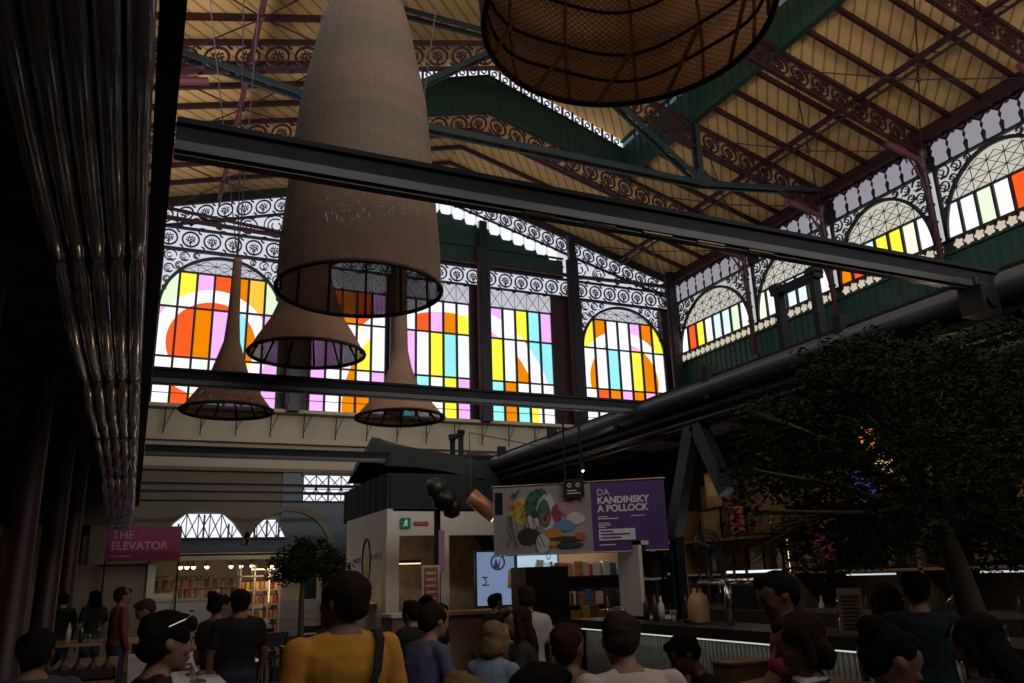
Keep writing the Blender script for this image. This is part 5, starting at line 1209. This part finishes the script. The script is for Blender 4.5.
def person(px, py, D, label, shirt, hair='brown', style='short', pose='sit', yaw=0, htilt=0, hyaw=0, skin=0, near=True, arms=None, wide=1.0, lean=0, extra=None, pants=None, long_sleeve=False, group=None):
    """px,py: top of the head as seen; D: distance; pose sit/stand; yaw 0 looks away from the camera"""
    if D < 5.5: D *= 1.12
    T = depth(px, py, D); top = T.z
    root = empty('person', (T.x, T.y, 0), yaw); tag(root, label, 'person', group)
    vox = .0085 if D < 4 else (.011 if D < 7 else .016)
    if pose == 'stand': S_ = top/1.715; pel = .93*S_
    else:
        S_ = 1.0; pel = top-.785
    oz = pel-.93*S_
    def X(x, y, z):          # body point for a 1.72 m figure; z measured from the floor when standing
        v = Vector((x*S_, y*S_, z*S_+oz)); k_ = (v.z-pel)
        if k_ > 0: v.y += lean*k_
        return v
    # move so the head top stays where it is seen although the body leans
    off = lean*(1.72*S_+oz-pel); ca, sa = math.cos(yaw), math.sin(yaw); root.location = (T.x+sa*off, T.y-ca*off, 0)
    hc = X(0, .012, 1.588); HM = Matrix.Translation(hc) @ Matrix.Rotation(hyaw, 4, 'Z') @ Matrix.Rotation(htilt, 4, 'X') @ Matrix.Diagonal((1.13, 1.10, 1.02, 1))
    hd = lambda v: HM @ (Vector(v)*S_)
    tor = [(.84, .10, .08, -.01), (.88, .155, .10, -.012), (.96, .165, .112, -.015), (1.04, .145, .10, -.005), (1.12, .142, .098, .0), (1.22, .160, .108, 0), (1.31, .172, .110, -.005), (1.38, .168, .095, -.012), (1.425, .125, .07, -.018), (1.455, .075, .058, -.015), (1.48, .056, .054, -.008)]
    def torso(b, g=0, z0=0, z1=9):
        rings(b, [(0, rx*wide+g, ry*(1+.6*(wide-1))+g, yo) for (z, rx, ry, yo) in tor if z0 <= z <= z1] and [(z, rx*wide+g, ry*(1+.6*(wide-1))+g, yo) for (z, rx, ry, yo) in tor if z0 <= z <= z1], 22, lambda v: X(v.x, v.y, v.z))
    b = MB(); torso(b)
    cap(b, X(0, -.012, 1.43), X(0, .008, 1.54), .056*S_, .052*S_)
    rings(b, [(-.115, .026, .03, .035), (-.10, .043, .052, .026), (-.07, .056, .072, .012), (-.03, .066, .086, .003), (.01, .073, .094, -.002), (.05, .075, .096, -.006), (.085, .062, .080, -.009), (.108, .036, .048, -.010), (.115, .012, .016, -.010)], 24, hd)
    cap(b, hd((0, .088, .012)), hd((0, .108, -.022)), .009*S_, .014*S_, 8); cap(b, hd((-.028, .083, .034)), hd((.028, .083, .034)), .012*S_, .012*S_, 8)
    cap(b, hd((-.016, .088, -.058)), hd((.016, .088, -.058)), .009*S_, .009*S_, 8); cap(b, hd((0, .070, -.098)), hd((0, .078, -.092)), .018*S_, .014*S_, 8)
    for sx in (-1, 1):
        b.ball(hd((sx*.074, -.012, -.008)), (.012*S_, .020*S_, .031*S_), 10, 8); b.ball(hd((sx*.038, .062, -.025)), (.026*S_, .024*S_, .024*S_), 10, 8)
    if arms is None: arms = {'sit': (((.25, .10, 1.13), (.17, .34, 1.10)),)*2, 'stand': (((.235, -.02, 1.12), (.22, .06, .88)),)*2}[pose]
    sh = MB(); torso(sh, .012, .9, 1.456)
    for sx, (el, wrst) in zip((-1, 1), arms):
        so = X(sx*.172*wide, -.012, 1.385); E_ = X(sx*el[0]*(1+.5*(wide-1)), el[1], el[2]); Wp = X(sx*wrst[0], wrst[1], wrst[2])
        cap(b, so, E_, .048*S_*wide, .038*S_); cap(b, E_, Wp, .038*S_, .026*S_)
        dd = (Wp-E_).normalized(); nrm = Vector((0, 0, -1)) if abs(dd.z) < .8 else Vector((-sx, 0, 0)); nrm = (nrm-nrm.dot(dd)*dd).normalized()
        hand(b, Wp+dd*.02*S_, dd, nrm, sx, S_)
        e2 = so+(E_-so)*(1.0 if long_sleeve else .62); cap(sh, so, e2, .062*S_*wide, (.047 if long_sleeve else .062)*S_)
        if long_sleeve: cap(sh, E_, E_+(Wp-E_)*.85, .048*S_, .036*S_)
        cap(sh, so, X(sx*.06, -.015, 1.425), .055*S_, .05*S_)
    pn = MB(); rings(pn, [(z, rx*wide+.012, ry*(1+.6*(wide-1))+.012, yo) for (z, rx, ry, yo) in tor[:4]], 22, lambda v: X(v.x, v.y, v.z))
    shoes = MB()
    for sx in (-1, 1):
        hp = X(sx*.09, -.01, .91)
        if pose == 'stand': kn = X(sx*.10, .01, .48); an = X(sx*.10, -.02, .08)
        else:
            kn = Vector((sx*.13, .40, pel-.02)); az = max(.08, pel-.45); an = Vector((sx*.12, .34, az))
        cap(b, hp, kn, .078*S_, .052*S_); cap(b, kn, an, .050*S_, .034*S_); ft = an+Vector((sx*.02, .13*S_, -.045*S_)); cap(b, an+Vector((0, -.02, -.03)), ft, .034*S_, .028*S_)
        cap(pn, hp, kn, .092*S_, .066*S_); cap(pn, kn, an, .066*S_, .048*S_)
        cap(shoes, an+Vector((0, -.03, -.035)), ft, .043*S_, .037*S_)
    eyes = [hd((sx*.030, .090, .012)) for sx in (-1, 1)]; lips = hd((0, .098, -.058))
    def paint(c_):
        for e in eyes:
            if (c_-e).length < .0115*S_+vox*.3: return 1
        return 2 if (c_-lips).length < .017*S_ else 0
    fuse(b, 'body', [skin_ms[skin], eye_m, lip_m], root, vox, 3, 0, paint)
    fuse(sh, 'shirt', [shirt], root, vox*1.1, 4, .006)
    fuse(pn, 'trousers', [pants or jeans], root, max(vox*1.3, .014), 4, .005)
    fuse(shoes, 'shoes', [shoe_m], root, .014, 2)
    hb = MB(); rr = lambda c_, r: rings(hb, [(c_[2]+r[2]*math.sin(a), r[0]*math.cos(a)+.001, r[1]*math.cos(a)+.001, c_[1]) for a in [math.radians(d_) for d_ in (-85, -60, -35, -10, 15, 40, 65, 85)]], 20, lambda v: hd((v.x+c_[0], v.y, v.z)))
    rr((0, -.022, .036), (.083, .100, .090)); rr((0, -.046, -.012), (.074, .066, .074)); rr((0, .045, .088), (.052, .045, .035))
    if style in ('long',):
        rr((0, -.066, -.12), (.092, .048, .16))
        for sx in (-1, 1): cap(hb, hd((sx*.074, -.01, .03)), hd((sx*.092, .01, -.20)), .026*S_, .022*S_)
    if style == 'bob':
        for sx in (-1, 1): cap(hb, hd((sx*.074, -.015, .03)), hd((sx*.078, -.01, -.085)), .025*S_, .024*S_)
        rr((0, -.06, -.06), (.085, .05, .08))
    if style == 'bun': rr((0, -.10, .085), (.052, .05, .05)); rr((0, .03, .075), (.065, .06, .05))
    if style == 'thick': rr((0, -.02, .04), (.088, .103, .090)); rr((0, .052, .075), (.066, .05, .045))
    if style == 'pony': rr((0, -.10, .04), (.04, .035, .035)); cap(hb, hd((0, -.115, .04)), hd((0, -.14, -.12)), .026*S_, .012*S_)
    fuse(hb, 'hair', [hair_ms[hair]], root, vox, 1, .013)
    if extra: extra(root, X, hd, S_)
    return root
def cloth(name, c_, **k_): return M_(name, c_, .85, 0, .12, 7, .15, 120)
def striped(name, c1, c2, sc_):
    m = M_(name, c1, .85); nt = m.node_tree; tc = nd(nt, 'ShaderNodeTexCoord'); sp = nd(nt, 'ShaderNodeTexWave', wave_type='BANDS', bands_direction='Z'); sp.inputs['Scale'].default_value = sc_; sp.inputs['Distortion'].default_value = .6
    nt.links.new(tc.outputs['Object'], sp.inputs['Vector']); cr = nd(nt, 'ShaderNodeValToRGB'); cr.color_ramp.interpolation = 'CONSTANT'; cr.color_ramp.elements[0].color = (*c1, 1); cr.color_ramp.elements[1].position = .55; cr.color_ramp.elements[1].color = (*c2, 1)
    nt.links.new(sp.outputs[0], cr.inputs[0]); nt.links.new(cr.outputs[0], nt.nodes['Principled BSDF'].inputs['Base Color']); return m
black_c = cloth('black_shirt', (.008, .008, .010)); 
def bag_strap(root, X, hd, S_):
    b = MB(); pts = [X(.135, .12, 1.30), X(.14, .07, 1.43), X(.140, -.02, 1.462), X(.128, -.105, 1.43), X(.10, -.150, 1.31), X(.04, -.158, 1.16), X(-.05, -.150, 1.02), X(-.12, -.135, .92)]
    vs = []
    for p in pts: vs += [p+Vector((-.017, 0, 0)), p+Vector((.017, 0, 0)), p+Vector((.017, -.012, .006)), p+Vector((-.017, -.012, .006))]
    fs = []
    for i in range(len(pts)-1):
        for k_ in range(4): fs.append((4*i+k_, 4*i+(k_+1) % 4, 4*i+4+(k_+1) % 4, 4*i+4+k_))
    b.add(vs, fs+[(3, 2, 1, 0), tuple(range(len(vs)-4, len(vs)))]); b.build('bag_strap', fabric_black, root)
def sunglasses(root, X, hd, S_):
    b = MB()
    for sx in (-1, 1): b.tube([hd((sx*.086, -.03, .06)), hd((sx*.082, .03, .095)), hd((sx*.06, .06, .12))], .004, 5)
    b.tube([hd((-.02, .07, .13)), hd((.02, .07, .13))], .004, 5); b.build('sunglasses', chrome, root)
person(345, 571, 3.15, 'person in a mustard yellow t-shirt seen from behind with a black shoulder strap', cloth('mustard_shirt', (.52, .23, .025)), 'brown', 'short', 'stand', .10, 0, .45, 1, wide=1.12, extra=bag_strap)
person(171, 611, 3.15, 'person with thick dark hair and a black top in right profile, lower left', black_c, 'black', 'thick', 'sit', -1.35, -.12, 0, 0, lean=.12, extra=sunglasses)
person(38, 628, 4.0, 'person in a dark grey top with back turned at the bottom left corner', cloth('charcoal_shirt', (.035, .042, .045)), 'black', 'short', 'sit', .2, -.1, 0, 1, wide=1.12)
person(241, 588, 7.3, 'person dressed in black standing with back turned before the lit far stall', black_c, 'black', 'short', 'stand', .1, 0, 0, 1, wide=1.05)
person(219, 593, 7.7, 'person in dark clothes with hair tied up left of the one in black', cloth('dark_brown_top', (.03, .02, .015)), 'black', 'bun', 'stand', -.9, -.2, 0, 1)
person(123, 587, 11, 'person in a dark red jacket standing below the magenta banner', cloth('dark_red_jacket', (.16, .03, .025)), 'brown', 'short', 'stand', -1.2, -.2, 0, 1, long_sleeve=True)
person(143, 599, 8.6, 'person in a pale striped shirt leaning over the communal table', striped('pale_striped_shirt', (.30, .28, .25), (.16, .15, .15), 14), 'grey', 'short', 'stand', 1.4, -.5, 0, 1, lean=.35)
person(96, 590, 13.5, 'person in dark clothes standing between the left columns, nearer the red jacket', black_c, 'black', 'long', 'stand', .6)
person(64, 592, 13.5, 'person in dark clothes standing at the far left between the columns', black_c, 'black', 'short', 'stand', .3)
person(437, 602, 5.2, 'person in a slate blue shirt in right profile, centre', cloth('slate_blue_shirt', (.085, .085, .17)), 'brown', 'short', 'sit', -1.25, -.1, 0, 0, lean=.25, long_sleeve=True)
person(412, 600, 8.5, 'person in dark clothes behind the slate blue shirt, left one of two', black_c, 'black', 'short', 'sit', .5)
person(426, 595, 9.3, 'person in dark clothes behind the slate blue shirt, right one of two', black_c, 'black', 'bun', 'sit', -.3)
person(496, 621, 5.9, 'blond person in a light blue top in right profile', cloth('light_blue_top', (.22, .30, .42)), 'blond', 'bob', 'sit', -1.1, -.25, 0, 2, lean=.1)
person(517, 607, 6.6, 'person with long dark hair beside the blond one', cloth('dark_top', (.02, .018, .02)), 'brown', 'long', 'sit', 1.1, -.25, 0, 0, lean=.1)
person(526, 585, 7.3, 'person in a white t-shirt with back turned by the wooden boxes', cloth('dim_white_shirt', (.32, .30, .28)), 'brown', 'short', 'stand', -.3, -.15, 0, 1)
person(495, 593, 11.4, 'small far person in black seated in front of the blue screen', black_c, 'black', 'short', 'sit', -1.2)
person(567, 624, 4.1, 'person with auburn hair seen from behind left of the white t-shirt', cloth('rose_top', (.20, .08, .07)), 'auburn', 'short', 'sit', -.6, -.1, -.3, 1)
person(616, 612, 3.5, 'person in a white t-shirt with short greying hair, large in the foreground', cloth('white_shirt', (.52, .44, .40)), 'grey', 'short', 'sit', -.15, -.25, -.2, 0, wide=1.2, lean=.32)
person(672, 634, 4.9, 'person in black bent low over a table beside the ribbed bar', black_c, 'black', 'short', 'sit', 1.2, -.6, 0, 1, lean=.6)
def strap2(root, X, hd, S_):
    b = MB(); b.tube([X(.12, -.02, 1.44), X(.14, -.10, 1.38), X(.06, -.135, 1.2), X(-.08, -.13, 1.0)], .012, 6); b.build('bag_strap', rubber, root)
pr = person(774, 571, 3.8, 'person in a raspberry red t-shirt reaching left with bread in hand', cloth('raspberry_shirt', (.26, .018, .055)), 'black', 'short', 'stand', .95, -.35, .2, 1, wide=1.08, extra=strap2, lean=.12, arms=(((.23, .18, 1.16), (.16, .46, 1.12)), ((.25, .10, 1.12), (.14, .34, 1.10))))
person(799, 612, 3.2, 'person with light brown hair and a black and white striped top', striped('black_white_striped_top', (.42, .40, .38), (.012, .012, .014), 11), 'brown', 'bob', 'sit', .7, -.3, .2, 1)
person(886, 626, 2.75, 'dark haired person in a cream top looking down, lower right', cloth('cream_top', (.42, .36, .32)), 'black', 'bun', 'sit', -1.85, -.4, 0, 2, lean=.06)
person(913, 570, 4.55, 'person in a dark teal shirt with back turned behind the tree trunk', cloth('dark_teal_shirt', (.010, .022, .026)), 'black', 'short', 'stand', -.9, -.15, 0, 0, wide=1.05)
person(884, 583, 5.6, 'person in a pale checked shirt left of the dark teal shirt', striped('pale_checked_shirt', (.26, .25, .24), (.12, .12, .13), 8), 'brown', 'long', 'stand', -.9, -.1, 0, 0)
person(462, 671, 2.75, 'blond person whose head top just shows at the bottom edge', cloth('beige_top', (.3, .24, .18)), 'blond', 'short', 'sit', 0, 0, 0, 0)
person(540, 664, 2.55, 'person with a dark cap of hair at the bottom edge below the auburn head', black_c, 'black', 'thick', 'sit', -1.4, 0, 0, 1)
person(968, 614, 3.3, 'person in a black hooded top at the lower right corner', black_c, 'black', 'long', 'sit', .2, -.5, 0, 1, wide=1.3, lean=.2, long_sleeve=True)
# bread in the red shirt's hand, low table in front
hx = pr.matrix_basis @ Vector((0, 0, 0)); ca, sa = math.cos(1.05), math.sin(1.05)
hp = Vector((pr.location.x-.16*ca-.60*sa, pr.location.y-.16*sa+.60*ca, 1.04))
t = empty('bread_sandwich', hp); tag(t, 'pale bread sandwich held by the person in raspberry red', 'sandwich')
b = MB(); b.ball((0, 0, 0), (.09, .055, .028), 16, 8); b.build('bread', M_('crusty_bread', (.45, .28, .14)), t, True); b = MB(); b.ball((0, 0, -.02), (.092, .058, .012), 14, 6); b.build('filling', goods[4], t); b = MB(); b.ball((0, .01, -.035), (.085, .055, .022), 14, 6); b.build('bread_base', goods[2], t)
o = table(1.1, .7, .9, crate_wood)(); o.location = (4.1, 4.6, 0); o['label'] = 'wooden high table in front of the bar at the person bent low'
o = table(1.5, .7, .9, table_black)(); o.location = (2.55, 6.6, 0); o['label'] = 'dark high table beside the blond person'
b = MB(); b.box((0, 0, 0), (.16, .005, .11)); o = b.build('white_card', paper, label='small white card standing on the dark high table', cat='card'); o.location = (2.75, 6.4, .9)
t = empty('wooden_menu_box', (3.65, 4.6, .9)); tag(t, 'brown wooden box on the high table beside the bar', 'box'); b = MB(); b.box((0, 0, 0), (.32, .2, .15)); b.build('body', crate_wood, t); b = MB(); b.box((-.01, -.01, .15), (.33, .21, .165)); b.build('lid', wood, t)

t = empty('glass_cabinet', (-1.75, 8.6, 0)); tag(t, 'tall pale framed glass cabinet with glinting bottles between the left columns', 'cabinet')
for x, y in ((0, 0), (0, 1.1)): b = MB(); b.box((x, y, 0), (x+.05, y+.05, 2.4)); b.build('post', white_pl, t)
for z in (.5, 1.0, 1.4, 1.8, 2.2): b = MB(); b.box((-.4, 0, z), (.05, 1.15, z+.03)); b.build('shelf', white_pl, t)
b = MB(); b.box((-.42, 0, .3), (-.4, 1.15, 2.4)); b.build('back_panel', dim_wall, t)
b = MB(); b.box((-.3, .05, 2.15), (-.28, 1.1, 2.17)); b.build('shelf_light', warm_soft, t)
for z in (1.03, 1.43, 1.83):
    for i in range(7): n_ = R.choice(bk); put('b'+n_, None if 'b'+n_ in protos else bottle(bm[n_], n_), (-1.95, 8.75+i*.13, z), 0, n_+' bottle in the pale framed glass cabinet', n_+' bottles in the glass cabinet')
